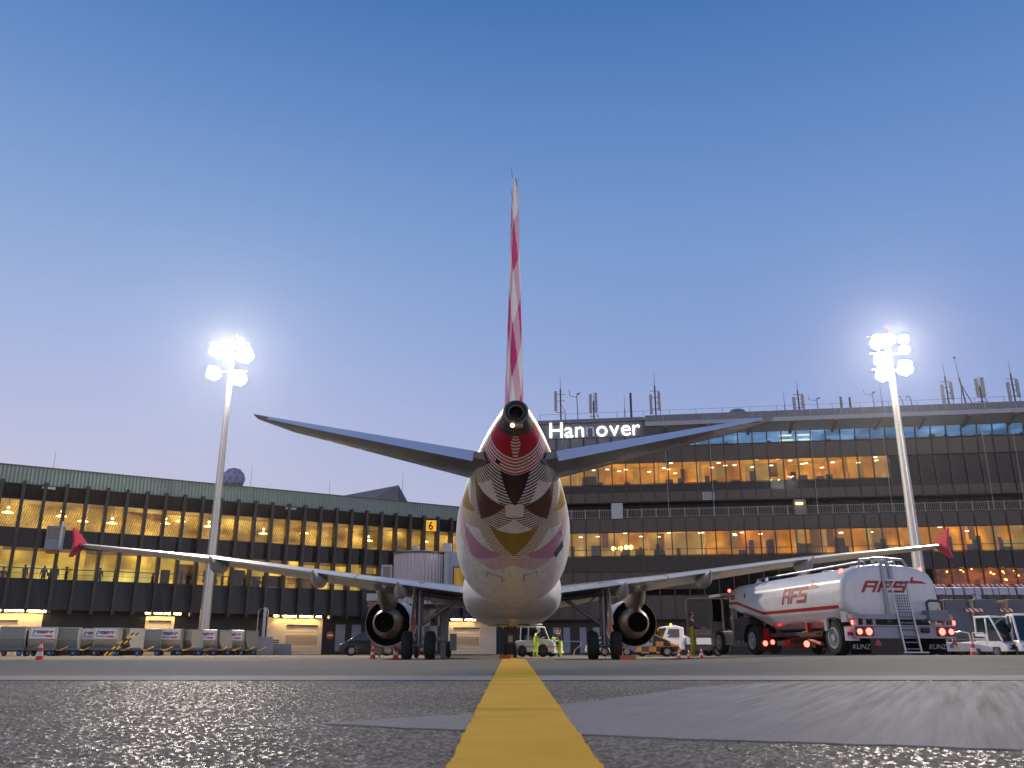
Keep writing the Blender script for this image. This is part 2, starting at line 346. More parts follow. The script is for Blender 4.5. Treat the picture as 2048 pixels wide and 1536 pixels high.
for y in lys:
    e = .0015 * math.sin(y * 7.1) + .0015 * math.sin(y * 23.7) + rng.uniform(-.004, .004)
    lrows.append([(x, y, gz(x, y) + q) for x, q in ((.025 - .149 + e, -.02), (.025 - .15 + e, .0125), (.025 - .05, .0125), (.025 + .05, .0125), (.025 + .15 - e * .7, .0125), (.025 + .149 - e * .7, -.02))])
lb.loft(lrows, (False, False), closed=False); struct(lb.build('lead_in_line', line_material(), smooth=60))
# ------------------------------------------------------------------ the airliner  (local: x across, y forward from the tail tip, z up)
PLANE = thing('airliner', 'white narrow-body airliner with red, brown and olive checked tail, parked nose-in at the terminal', 'airplane', (.09, 18.56, 0), R(.35))
S_ = np.array([0, .5, 1.5, 3, 5, 6.5, 20.5, 22, 23, 25, 27, 29, 30.5, 32, 33, 33.84])
HW = np.array([.05, .75, 1.25, 1.7, 1.93, 1.975, 1.975, 1.965, 1.94, 1.82, 1.60, 1.30, 1.06, .76, .52, .30])
TOP = np.array([3.45, 4.1, 4.9, 5.6, 5.93, 5.97, 5.97, 5.97, 5.97, 5.97, 5.96, 5.95, 5.94, 5.92, 5.89, 5.86])
BOT = np.array([3.35, 2.75, 2.3, 2.0, 1.85, 1.83, 1.83, 1.86, 1.95, 2.33, 2.88, 3.52, 4.03, 4.62, 5.00, 5.26])
def smoothi(x, xs, ys):
    i = int(np.clip(np.searchsorted(xs, x) - 1, 0, len(xs) - 2)); h = xs[i + 1] - xs[i]; t = (x - xs[i]) / h
    def sl(k):
        if k == 0 or k == len(xs) - 1: return (ys[min(k + 1, len(xs) - 1)] - ys[max(k - 1, 0)]) / (xs[min(k + 1, len(xs) - 1)] - xs[max(k - 1, 0)])
        a = (ys[k] - ys[k - 1]) / (xs[k] - xs[k - 1]); b = (ys[k + 1] - ys[k]) / (xs[k + 1] - xs[k]); return 0 if a * b <= 0 else 2 * a * b / (a + b)
    m0, m1 = sl(i), sl(i + 1)
    return (2 * t**3 - 3 * t * t + 1) * ys[i] + (t**3 - 2 * t * t + t) * h * m0 + (-2 * t**3 + 3 * t * t) * ys[i + 1] + (t**3 - t * t) * h * m1
def fus(s, phi):
    """phi from the keel, positive to the right"""
    hw, tp, bt = smoothi(s, S_, HW), smoothi(s, S_, TOP), smoothi(s, S_, BOT); zc, b = (tp + bt) / 2, (tp - bt) / 2
    return Vector((hw * math.sin(phi), 33.84 - s, zc - b * math.cos(phi)))
def fring(s, n=72, k=1.0):
    r = [fus(s, 2 * math.pi * j / n) for j in range(n)]
    if k != 1:
        c = sum(r, Vector()) / n; r = [c + (p - c) * k for p in r]
    return r

def livery():
    m = bpy.data.materials.new('checked_livery'); m.use_nodes = True; nt = m.node_tree; p = nt.nodes['Principled BSDF']
    t = node(nt, 'ShaderNodeTexCoord'); x = node(nt, 'ShaderNodeSeparateXYZ'); nt.links.new(t.outputs['Object'], x.inputs[0])
    X, Y, Z = x.outputs; N = lambda op, a, b=0.0, c=0.0: mth(nt, op, a, b, c)
    zm = N('MAXIMUM', N('MULTIPLY_ADD', Y, -.1277, 5.56), 3.9)
    phi = N('ARCTAN2', N('ABSOLUTE', X), N('SUBTRACT', zm, Z))
    yl = N('MULTIPLY_ADD', phi, .16, Y)
    tt = N('MAXIMUM', N('DIVIDE', N('SUBTRACT', yl, .62), 1.45), .001); row = N('FLOOR', tt); f = N('FRACT', tt)
    odd = N('MODULO', N('ADD', row, 10), 2)
    cc = N('ADD', N('DIVIDE', phi, .70), N('SUBTRACT', 1, odd))
    dist = N('ABSOLUTE', N('SUBTRACT', N('MODULO', N('ADD', cc, 1), 2), 1))
    solid = N('LESS_THAN', dist, N('MULTIPLY_ADD', f, -.74, .72))
    solid = N('MULTIPLY', solid, N('LESS_THAN', f, .96))
    red_row = N('LESS_THAN', row, .5)
    redhalf = N('MAXIMUM', N('SUBTRACT', 1, red_row), N('LESS_THAN', f, .52))
    solid = N('MULTIPLY', solid, redhalf)
    redwide = N('MULTIPLY', N('MULTIPLY', red_row, N('LESS_THAN', f, .52)), N('MULTIPLY', N('GREATER_THAN', phi, N('MULTIPLY_ADD', f, -.5, .34)), N('LESS_THAN', phi, 1.75)))
    solid = N('MAXIMUM', solid, redwide)
    white = N('LESS_THAN', N('SUBTRACT', 1, dist), N('MULTIPLY', N('SUBTRACT', f, .42), .9))
    white = N('MULTIPLY', white, N('SUBTRACT', 1, red_row))
    stripe = N('LESS_THAN', N('FRACT', N('DIVIDE', yl, .132)), .5)
    paint = N('MAXIMUM', solid, N('MULTIPLY', stripe, N('SUBTRACT', 1, white)))
    paint = N('MULTIPLY', paint, N('LESS_THAN', tt, 4.95))
    paint = N('MULTIPLY', paint, N('LESS_THAN', phi, N('SUBTRACT', 2.45, N('MULTIPLY', row, .16))))
    cr = node(nt, 'ShaderNodeValToRGB'); cr.color_ramp.interpolation = 'CONSTANT'; e = cr.color_ramp.elements
    cols = [(0, (190, 8, 44)), (.2, (34, 14, 20)), (.4, (92, 56, 36)), (.6, (152, 122, 8)), (.8, (196, 140, 172))]
    while len(e) < 5: e.new(.5)
    for el, (q, c) in zip(e, cols): el.position = q; el.color = C(*c)
    nt.links.new(N('DIVIDE', N('ADD', row, .5), 5), cr.inputs[0])
    side = node(nt, 'ShaderNodeMapRange'); side.inputs[1].default_value = 1.35; side.inputs[2].default_value = 1.75; nt.links.new(phi, side.inputs[0])
    pc = mixc(nt, N('MULTIPLY', N('MULTIPLY', side.outputs[0], red_row), .8), cr.outputs[0], C(196, 96, 136))
    n1 = node(nt, 'ShaderNodeTexNoise'); n1.inputs['Scale'].default_value = 1.4; n1.inputs['Detail'].default_value = 7; nt.links.new(t.outputs['Object'], n1.inputs['Vector'])
    base = mixc(nt, n1.outputs[0], C(224, 222, 218), C(243, 242, 239))
    mps = node(nt, 'ShaderNodeMapping'); mps.inputs['Scale'].default_value = (7, .35, 7); nt.links.new(t.outputs['Object'], mps.inputs[0])
    ns = node(nt, 'ShaderNodeTexNoise'); ns.inputs['Scale'].default_value = 1; ns.inputs['Detail'].default_value = 6; nt.links.new(mps.outputs[0], ns.inputs['Vector'])
    gr = node(nt, 'ShaderNodeMapRange'); gr.inputs[1].default_value = .5; gr.inputs[2].default_value = .75; nt.links.new(ns.outputs[0], gr.inputs[0])
    base = mixc(nt, N('MULTIPLY', gr.outputs[0], .5), base, C(176, 168, 158))
    jl = N('LESS_THAN', N('ABSOLUTE', N('SUBTRACT', phi, .93)), .006); base = mixc(nt, N('MULTIPLY', jl, .45), base, C(96, 92, 90))
    # panel joints: rings and the two belly lines
    jr = N('LESS_THAN', N('ABSOLUTE', N('SUBTRACT', N('FRACT', N('DIVIDE', Y, 2.67)), .5)), .0035)
    base = mixc(nt, N('MULTIPLY', jr, .5), base, C(90, 88, 88))
    nt.links.new(mixc(nt, paint, base, pc), p.inputs['Base Color'])
    p.inputs['Roughness'].default_value = .36; p.inputs['Specular IOR Level'].default_value = .22; p.inputs['Coat Weight'].default_value = .02; p.inputs['Coat Roughness'].default_value = .08
    b = node(nt, 'ShaderNodeBump'); b.inputs['Strength'].default_value = .08; b.inputs['Distance'].default_value = .01
    n2 = node(nt, 'ShaderNodeTexNoise'); n2.inputs['Scale'].default_value = 2.6; nt.links.new(t.outputs['Object'], n2.inputs['Vector'])
    nt.links.new(n2.outputs[0], b.inputs['Height']); nt.links.new(b.outputs[0], p.inputs['Normal']); return m
AWHITE = mat('aircraft_white', C(232, 230, 226), .36, noise=.06, nscale=1.2, coat=.2)
AGREY = mat('aircraft_grey', C(168, 167, 168), .38, noise=.1, nscale=1.5, coat=.2)
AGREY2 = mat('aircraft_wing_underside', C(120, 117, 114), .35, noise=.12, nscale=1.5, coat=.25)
AMETAL = mat('aircraft_bare_metal', C(96, 88, 76), .4, metal=.85, noise=.15, nscale=3)
AHOT = mat('aircraft_exhaust_metal', C(150, 134, 126), .42, metal=.35, noise=.2, nscale=4)
NEARBLK = mat('near_black', C(8, 8, 9), .7, noise=.1)  # near-black for exhausts, ducts, intake and wheel bays
AFRED = mat('aircraft_red', C(214, 44, 74), .4, noise=.05, coat=.2)
SEAM = mat('panel_seam', C(60, 56, 54), .6, noise=.1)
LIV = livery()

b = MB(); b.loft([fring(s) for s in np.concatenate([np.linspace(0, 6.5, 22), np.linspace(7, 20, 14), np.linspace(20.5, 33.36, 92)])])
FUSE = b.build('fuselage', LIV, PLANE, smooth=60)
# tail cone with exhaust of the auxiliary power unit
b = MB(); b.loft([fring(s, 48) for s in np.linspace(33.36, 33.8, 8)], (False, False))
r0 = fring(33.8, 48); c0 = sum(r0, Vector()) / 48
ring = lambda k, dy: [c0 + Vector(((p - c0).x * k, dy, (p - c0).z * k)) for p in r0]
b.loft([r0, ring(.93, -.05), ring(.8, -.06)], (False, False)); TC = b.build('tail_cone', AMETAL, PLANE, smooth=45)
b = MB(); b.lathe(c0 + Vector((0, -.06, .02)), (0, 1, 0), [(0, .235), (-.03, .225), (-.03, .19), (.5, .17)], 32, cap=(False, True)); b.build('exhaust', NEARBLK, TC)
b = MB(); b.loft([ring(.8, -.06), ring(.5, -.055)], (False, False)); b.build('rear_plate', DGREY, TC)
NAVL = mat('tail_lamp', C(255, 220, 170), .2, noise=0, emit=C(255, 200, 120), es=18)
b = MB(); b.ball(c0 + Vector((-.08, -.07, -.30)), .045, 12, 8); b.tube(c0 + Vector((-.1, -.02, -.30)), c0 + Vector((.16, -.02, -.30)), .06, n=10, mi=1); b.build('tail_light', [NAVL, AHOT], TC)

# belly fairing
b = MB()
def supr(y, hw, z0, z1, n=56, e=2.9):
    zc, h = (z0 + z1) / 2, (z1 - z0) / 2; r = []
    for k in range(n):
        a = 2 * math.pi * k / n; ca, sa = math.cos(a), math.sin(a)
        r.append(Vector((hw * math.copysign(abs(ca) ** (2 / e), ca), y, zc + h * math.copysign(abs(sa) ** (2 / e), sa))))
    return r
fst = [(9.2, .5, 1.9, 2.3), (10, 1.35, 1.62, 2.8), (11, 1.72, 1.48, 3.4), (12, 1.84, 1.42, 3.6), (16, 1.88, 1.4, 3.7), (18.2, 1.88, 1.42, 3.7), (19.4, 1.86, 1.48, 3.6), (20.4, 1.76, 1.62, 3.4), (21.2, 1.56, 1.8, 3.1), (21.9, 1.25, 1.98, 2.7), (22.3, .8, 2.1, 2.5)]
fx = np.array([q[0] for q in fst]); frs = []
for s in np.linspace(9.2, 22.3, 60): frs.append(supr(33.84 - s, *[smoothi(s, fx, np.array([q[k] for q in fst])) for k in (1, 2, 3)]))
b.loft(frs); b.build('belly_fairing', AWHITE, PLANE, smooth=60)
b = MB()
for s, x in ((15.2, -.75), (15.2, .75), (14.2, 0), (16.6, -.35), (16.6, .5)): b.obox((x, 33.84 - s, 1.395), (.5, .3, .02))
b.build('drain_panels', SEAM, PLANE)
# belly hatches, outflow valve, pressure port
def patch(name, s, phi, w, h, m, mo=None, lift=.006, frame=.02):
    p = fus(s, phi); du = (fus(s, phi + .02) - fus(s, phi - .02)).normalized(); ds = (fus(s - .05, phi) - fus(s + .05, phi)).normalized(); n = du.cross(ds)
    if n.dot(p - Vector((0, p.y, 4.2))) < 0: n = -n
    M = Matrix((du, ds, n)).transposed(); b = MB(); b.obox(p + n * lift * .4, (w, h, .012), M, 0)
    if mo: b.obox(p + n * lift * 1.6, (w - 2 * frame, h - 2 * frame, .012), M, 1)
    return b.build(name, [m, mo or m], PLANE)
patch('service_hatch', 25.6, -.33, .5, .42, SEAM, AWHITE); patch('service_hatch', 25.7, .31, .44, .5, SEAM, AWHITE)
patch('outflow_valve', 26.2, .96, .42, .5, SEAM, DGREY); patch('air_intake', 32.15, -.62, .12, .16, NEARBLK)
patch('tail_hatch', 30.15, 0, .5, .62, AGREY, AWHITE, frame=.018); patch('blade_antenna', 27.0, -1.12, .06, .42, AWHITE, lift=.05); patch('blade_antenna', 27.0, 1.12, .06, .42, AWHITE, lift=.05)

# aerofoil surfaces
def foil(n=14, tc=.12, cam=.02):
    up, lo = [], []
    for k in range(n + 1):
        x = .5 * (1 - math.cos(math.pi * k / n)); t = 5 * tc * (.2969 * math.sqrt(x) - .126 * x - .3516 * x * x + .2843 * x**3 - .1030 * x**4)
        c = cam * math.sin(math.pi * min(x, 1) ** 1.35) * 1.0
        up.append((x, c + t)); lo.append((x, c - t))
    return up, lo
def cut(prof, a, b_):
    xs = np.array([p[0] for p in prof]); zs = np.array([p[1] for p in prof]); q = np.linspace(a, b_, 12)
    return [(float(x), float(np.interp(x, xs, zs))) for x in q]
def section(st, a, b_, droop=0, sgn=1):
    """st: (x, s_le, s_te, z_te, z_le, tc, camber)"""
    x, sl, ste, zt, zl, tc_, cam_ = st; ch = ste - sl; up, lo = foil(24, tc_, cam_); u, l = cut(up, a, b_), cut(lo, a, b_); pts = u + l[::-1]
    r = []
    for q, zz in pts:
        zz2 = zz - max(0, (q - a)) * math.tan(droop) if droop else zz
        r.append(Vector((sgn * x, 33.84 - (sl + q * ch), zl + (zt - zl) * q + zz2 * ch)))
    return r
def surf(name, sts, a, b_, m, sgn, droop=0, parent=None, sub=8):
    sts2 = []
    for p, q in zip(sts[:-1], sts[1:]):
        for k in range(sub): sts2.append(tuple(np.array(p) + (np.array(q) - np.array(p)) * k / sub))
    sts2.append(sts[-1]); b = MB(); b.loft([section(s, a, b_, droop, sgn) for s in sts2]); return b.build(name, m, parent or PLANE, smooth=40)
def lerp_st(sts, x):
    xs = [s[0] for s in sts]; return tuple(float(np.interp(x, xs, [s[k] for s in sts])) for k in range(7))
WST = [(1.2, 10.6, 17.25, 2.55, 2.5, .15, .012), (6.4, 13.1, 17.25, 3.22, 3.2, .125, .018), (11.9, 15.95, 18.5, 3.9, 3.88, .115, .018), (16.6, 18.3, 19.75, 4.27, 4.28, .105, .014)]
for sg in (-1, 1):
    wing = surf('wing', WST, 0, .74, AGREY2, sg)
    for x0, x1, nm in ((1.9, 6.35, 'flap'), (6.42, 12.9, 'flap'), (12.97, 16.35, 'aileron')):
        surf(nm, [lerp_st(WST, x) for x in np.linspace(x0, x1, 4)], .745, 1.0, AGREY, sg, droop=R(1.0) if nm == 'flap' else R(0), sub=3)
    # leading edge slat, bright metal
    surf('slat', [lerp_st(WST, x) for x in np.linspace(2.6, 16.3, 9)], 0.0, .035, mat('slat_metal', C(190, 190, 190), .22, metal=.9, noise=.06), sg, sub=2).scale = (1, 1, 1)
    # wing tip fence
    b = MB(); poly = [(18.6, 4.3), (19.66, 4.84), (19.92, 4.86), (19.8, 4.36), (19.8, 4.2), (19.92, 3.76), (19.66, 3.78), (19.05, 4.12)]
    b.prism(poly, lambda s, z: Vector((sg * (16.58 + .10 * abs(z - 4.3)), 33.84 - s, z)), lambda s, z: Vector((sg * (16.65 + .10 * abs(z - 4.3)), 33.84 - s, z)))
    b.build('wingtip_fence', AFRED, PLANE, bevel=.02)
    # flap track fairings: canoe pods
    for xx, L, w in ((4.55, 2.3, .26), (7.9, 2.6, .25), (11.75, 2.3, .21)):
        st = lerp_st(WST, xx); b = MB(); rings = []
        for k in range(17):
            t = k / 16; s = st[2] - L * .82 + L * t; zb = st[3] + (st[4] - st[3]) * max(0, (st[2] - s)) / (st[2] - st[1]) - .02
            g = max(.02, math.sin(math.pi * min(1, (t * .92 + .04))) ** .6); 
            if t > .72: g *= 1 - .55 * (t - .72) / .28
            lift = .10 * max(0, (t - .8) / .2)
            rings.append([Vector((sg * xx + w * g * math.cos(a), 33.84 - s, zb - .16 * g + lift - .05 + (.34 * g if math.sin(a) < 0 else .22 * g) * math.sin(a))) for a in [2 * math.pi * j / 20 for j in range(20)]])
        b.loft(rings); b.build('flap_track_fairing', AGREY, PLANE, smooth=50)
    # tailplane and elevator
    TST = [(.5, 28.6, 32.72, 4.97, 4.95, .09, 0), (5.65, 31.2, 32.62, 5.78, 5.77, .08, 0), (6.35, 32.0, 32.62, 5.88, 5.88, .07, 0)]
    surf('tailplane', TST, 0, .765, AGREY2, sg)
    surf('elevator', [lerp_st(TST, x) for x in np.linspace(1.02, 6.0, 5)], .775, 1.0, mat('elevator_sky_sheen', C(206, 208, 216), .3, noise=.06, coat=.3), sg, droop=R(23), sub=3)  # paler than the tailplane: reflected sky put into the colour
    for k in range(3):
        b = MB(); st = lerp_st(TST, 4.9 + .4 * k); zd = st[3] - .225 * (st[2] - st[1]) * math.tan(R(23)); b.tube((sg * st[0], 33.86 - st[2], zd), (sg * (st[0] + .12), 33.84 - st[2] - .22, zd - .05), .008, .004, 6); b.build('static_wick', BLACK, PLANE)
# fin and rudder (sections lie flat, thickness across)
def fin_livery():
    m = bpy.data.materials.new('fin_livery'); m.use_nodes = True; nt = m.node_tree; p = nt.nodes['Principled BSDF']; N = lambda op, a, b=0.0, c=0.0: mth(nt, op, a, b, c)
    t = node(nt, 'ShaderNodeTexCoord'); x = node(nt, 'ShaderNodeSeparateXYZ'); nt.links.new(t.outputs['Object'], x.inputs[0]); X, Y, Z = x.outputs
    a = N('DIVIDE', N('MULTIPLY_ADD', Y, .75, Z), 1.25); c = N('DIVIDE', N('MULTIPLY_ADD', Y, -.95, Z), 1.45)
    fa = N('LESS_THAN', N('FRACT', N('DIVIDE', a, 2)), .5); fc = N('LESS_THAN', N('FRACT', N('DIVIDE', c, 2)), .5)
    both = N('MULTIPLY', fa, fc); none = N('MULTIPLY', N('SUBTRACT', 1, fa), N('SUBTRACT', 1, fc))
    st = N('LESS_THAN', N('FRACT', N('DIVIDE', N('MULTIPLY_ADD', Z, .35, Y), .15)), .5)
    paint = N('MAXIMUM', both, N('MULTIPLY', st, N('SUBTRACT', 1, none)))
    n1 = node(nt, 'ShaderNodeTexNoise'); n1.inputs['Scale'].default_value = .35; nt.links.new(t.outputs['Object'], n1.inputs['Vector'])
    pc = mixc(nt, n1.outputs[0], C(168, 40, 98), C(200, 88, 134))
    nt.links.new(mixc(nt, paint, C(214, 212, 212), pc), p.inputs['Base Color'])
    p.inputs['Roughness'].default_value = .6; p.inputs['Specular IOR Level'].default_value = 0; return m
FINM = fin_livery()
FST = [(5.55, 26.6, 32.75, .105), (8.6, 28.9, 33.05, .10), (12.0, 31.35, 33.35, .09), (12.22, 31.75, 33.3, .06)]
def fsec(st, a, b_, defl=0.0):
    z, sl, ste, tcx = st; ch = ste - sl; up, lo = foil(24, tcx, 0); pts = cut(up, a, b_) + cut(lo, a, b_)[::-1]
    zt = .0 if z < 11.7 else 0
    return [Vector((t * ch - max(0, q - a) * ch * math.tan(defl), 33.84 - (sl + q * ch), z + (.0 if z < 12.0 else -.12 * (q - .5)))) for q, t in pts]
def fint(z): return tuple(float(np.interp(z, [s[0] for s in FST], [s[k] for s in FST])) for k in range(4))
b = MB(); b.loft([fsec(fint(z), 0, .69) for z in np.concatenate([np.linspace(5.55, 12.0, 16), [12.12, 12.22]])]); b.build('fin', FINM, PLANE, smooth=40)
b = MB(); b.loft([fsec(fint(z), .70, 1.0, R(3.2)) for z in np.concatenate([np.linspace(5.98, 11.95, 14)])]); b.build('rudder', FINM, PLANE, smooth=40)
for z in (10.4, 11.3, 11.9): b = MB(); st = fint(z); b.tube((-.08, 33.84 - st[2], z), (-.1, 33.84 - st[2] - .25, z + .12), .008, .004, 6); b.build('static_wick', BLACK, PLANE)

# engines
def nacelle_material():
    m = bpy.data.materials.new('nacelle_paint'); m.use_nodes = True; nt = m.node_tree; p = nt.nodes['Principled BSDF']; N = lambda op, a, b=0.0, c=0.0: mth(nt, op, a, b, c)
    t = node(nt, 'ShaderNodeTexCoord'); x = node(nt, 'ShaderNodeSeparateXYZ'); nt.links.new(t.outputs['Object'], x.inputs[0]); X, Y, Z = x.outputs
    ph = N('ARCTAN2', X, N('MULTIPLY', Z, -1)); k = N('DIVIDE', ph, .72); d = N('ABSOLUTE', N('SUBTRACT', N('MODULO', N('ADD', k, 21), 2), 1))
    s1 = N('LESS_THAN', d, N('MULTIPLY_ADD', Y, .35, .25)); s2 = N('MULTIPLY', N('GREATER_THAN', Y, .25), N('LESS_THAN', Y, 1.5)); low = N('LESS_THAN', N('ABSOLUTE', ph), 1.9)
    st = N('LESS_THAN', N('FRACT', N('DIVIDE', Y, .16)), .45)
    q = N('MULTIPLY', N('MULTIPLY', s1, s2), low)
    nt.links.new(mixc(nt, q, C(230, 228, 224), C(200, 24, 40)), p.inputs['Base Color']); p.inputs['Roughness'].default_value = .35; p.inputs['Coat Weight'].default_value = .3; return m
NAC = nacelle_material()
for sg in (-1, 1):
    E = bpy.data.objects.new('engine', None); col.objects.link(E); E.parent = PLANE; E.location = (sg * 5.75, 33.84 - 11.25, 1.62)
    b = MB(); b.lathe((0, 0, 0), (0, 1, 0), [(0.02, 1.03), (0, 1.05), (.1, 1.06), (.7, 1.10), (1.5, 1.14), (2.2, 1.14), (2.8, 1.08), (3.2, 1.02), (3.3, .97), (3.2, .9), (2.6, .86)], 56, cap=(False, False)); b.build('nacelle', NAC, E, smooth=60)
    b = MB(); b.lathe((0, 0, 0), (0, 1, 0), [(.03, 1.03), (.5, .99), (1.6, .95), (2.4, .9)], 48, cap=(False, True)); b.build('fan_duct', NEARBLK, E, smooth=60)
    b = MB(); b.lathe((0, 0, 0), (0, 1, 0), [(-1.22, .44), (-1.2, .47), (-.7, .58), (-.2, .68), (.4, .74), (1.3, .72)], 40, cap=(False, True)); b.build('core_cowl', AHOT, E, smooth=50)
    b = MB(); b.lathe((0, 0, 0), (0, 1, 0), [(-1.22, .44), (-.6, .42), (.2, .40)], 36, cap=(False, True)); b.lathe((0, 0, 0), (0, 1, 0), [(-1.25, .02), (-.9, .13), (.1, .24)], 24, cap=(True, True)); b.build('exhaust_nozzle', NEARBLK, E, smooth=50)
    b = MB(); b.loft([[Vector((w * math.cos(a), y, zb + (zt - zb) * (.5 + .5 * math.sin(a)))) for a in [2 * math.pi * j / 20 for j in range(20)]] for y, w, zb, zt in ((-2.9, .08, 1.3, 1.55), (-2.2, .28, .95, 1.75), (-1.2, .40, .55, 1.85), (-.3, .44, .4, 1.7), (.8, .40, .6, 1.62), (2.0, .2, 1.0, 1.5), (2.6, .05, 1.12, 1.3))])
    b.build('pylon', AGREY2, E, smooth=50)
    b = MB(); b.obox((sg * -.78, 2.4, .82), (.04, .8, .32), Matrix.Rotation(R(sg * 40), 3, 'Y')); b.build('strake', AWHITE, E, bevel=.01)

# landing gear
def tyre(b, c, r, w, mi=0, n=28): b.lathe(Vector(c) - Vector((w / 2, 0, 0)), (1, 0, 0), [(0, r * .55), (.02, r * .80), (w * .12, r * .93), (w * .3, r * .995), (w * .5, r), (w * .7, r * .995), (w * .88, r * .93), (w - .02, r * .80), (w, r * .55)], n, mi)
GEARM = mat('gear_grey_metal', C(104, 104, 110), .38, metal=.5, noise=.2, nscale=8)
for sg in (-1, 1):
    G = bpy.data.objects.new('main_landing_gear', None); col.objects.link(G); G.parent = PLANE; G.location = (sg * 3.795, 33.84 - 16.15, 0)
    b = MB(); b.tube((0, 0, .58), (0, .05, 1.5), .1, .1, 14); b.tube((0, .05, 1.35), (-sg * .0, .1, 3.1), .155, .165, 16); b.tube((-.62, 0, .585), (.62, 0, .585), .075, n=14)
    b.tube((0, .12, .75), (0, .3, 1.05), .035); b.tube((0, .3, 1.05), (0, .12, 1.4), .035); b.build('strut', GEARM, G)
    b = MB(); b.tube((-sg * .05, .05, 1.38), (-sg * 1.75, .1, 2.55), .075, n=12); b.tube((-sg * .9, .05, 1.95), (-sg * .1, .1, 2.75), .03); b.tube((-sg * .12, -.12, .7), (-sg * .14, -.1, 2.9), .018); b.tube((sg * .1, -.14, .6), (sg * .16, -.1, 2.4), .014); b.build('side_brace', GEARM, G)
    for dx in (-.47, .47):
        b = MB(); tyre(b, (dx, 0, .585), .585, .44); W = b.build('tyre', RUBBER, G, smooth=50)
        b = MB(); s2 = 1 if dx > 0 else -1; b.lathe((dx + s2 * .17, 0, .585), (s2, 0, 0), [(-.3, .30), (0, .31), (.03, .30), (.03, .16), (.06, .12), (.06, .001)], 24); b.build('wheel_hub', GEARM, G)
    b = MB(); b.obox((sg * .27, .05, 2.15), (.05, 1.0, 1.5), Matrix.Rotation(R(-sg * 5), 3, 'Y')); b.build('gear_door', AGREY, G, bevel=.01)
    b = MB(); b.obox((-sg * 1.0, .1, 2.5), (1.9, 1.6, .06), Matrix.Rotation(R(-sg * 7), 3, 'Y')); b.build('wheel_bay', NEARBLK, G)
    b = MB(); b.path([(0, -.15, .5), (.05, -.2, .25), (-.03, -.2, .02)], .012, 6); b.build('grounding_wire', ORANGE, G)
G = bpy.data.objects.new('nose_landing_gear', None); col.objects.link(G); G.parent = PLANE; G.location = (0, 33.84 - 5.07, 0)
b = MB(); b.tube((0, 0, .38), (0, .1, 1.1), .06, n=12); b.tube((0, .1, 1.0), (0, .25, 2.1), .09, n=12); b.tube((-.32, 0, .385), (.32, 0, .385), .05); b.tube((0, .15, 1.25), (0, -.8, 1.95), .04); b.obox((0, -.1, 1.1), (.32, .1, .42)); b.tube((-.3, .05, 1.45), (.3, .05, 1.45), .16, n=14); b.tube((-.34, 0, 1.7), (.34, 0, 1.7), .12, n=12); b.tube((-.2, -.1, .75), (.2, -.1, .75), .09, n=10); b.build('strut', mat('nose_gear_metal', C(84, 82, 80), .5, metal=.4, noise=.25, nscale=8), G)
for dx in (-.25, .25):
    b = MB(); tyre(b, (dx, 0, .385), .385, .22); b.build('tyre', RUBBER, G, smooth=50)
for dx in (-1, 1):
    b = MB(); b.obox((dx * .42, -.1, 1.72), (.03, 1.1, .42), Matrix.Rotation(R(dx * 12), 3, 'Y')); b.build('gear_door', AWHITE, G)
b = MB(); b.tube((0, 0.0, 1.45), (0, -.02, 1.02), .012); b.obox((0, -.16, .98), (.22, .01, .32)); b.build('notice_plate', LGREY, G)
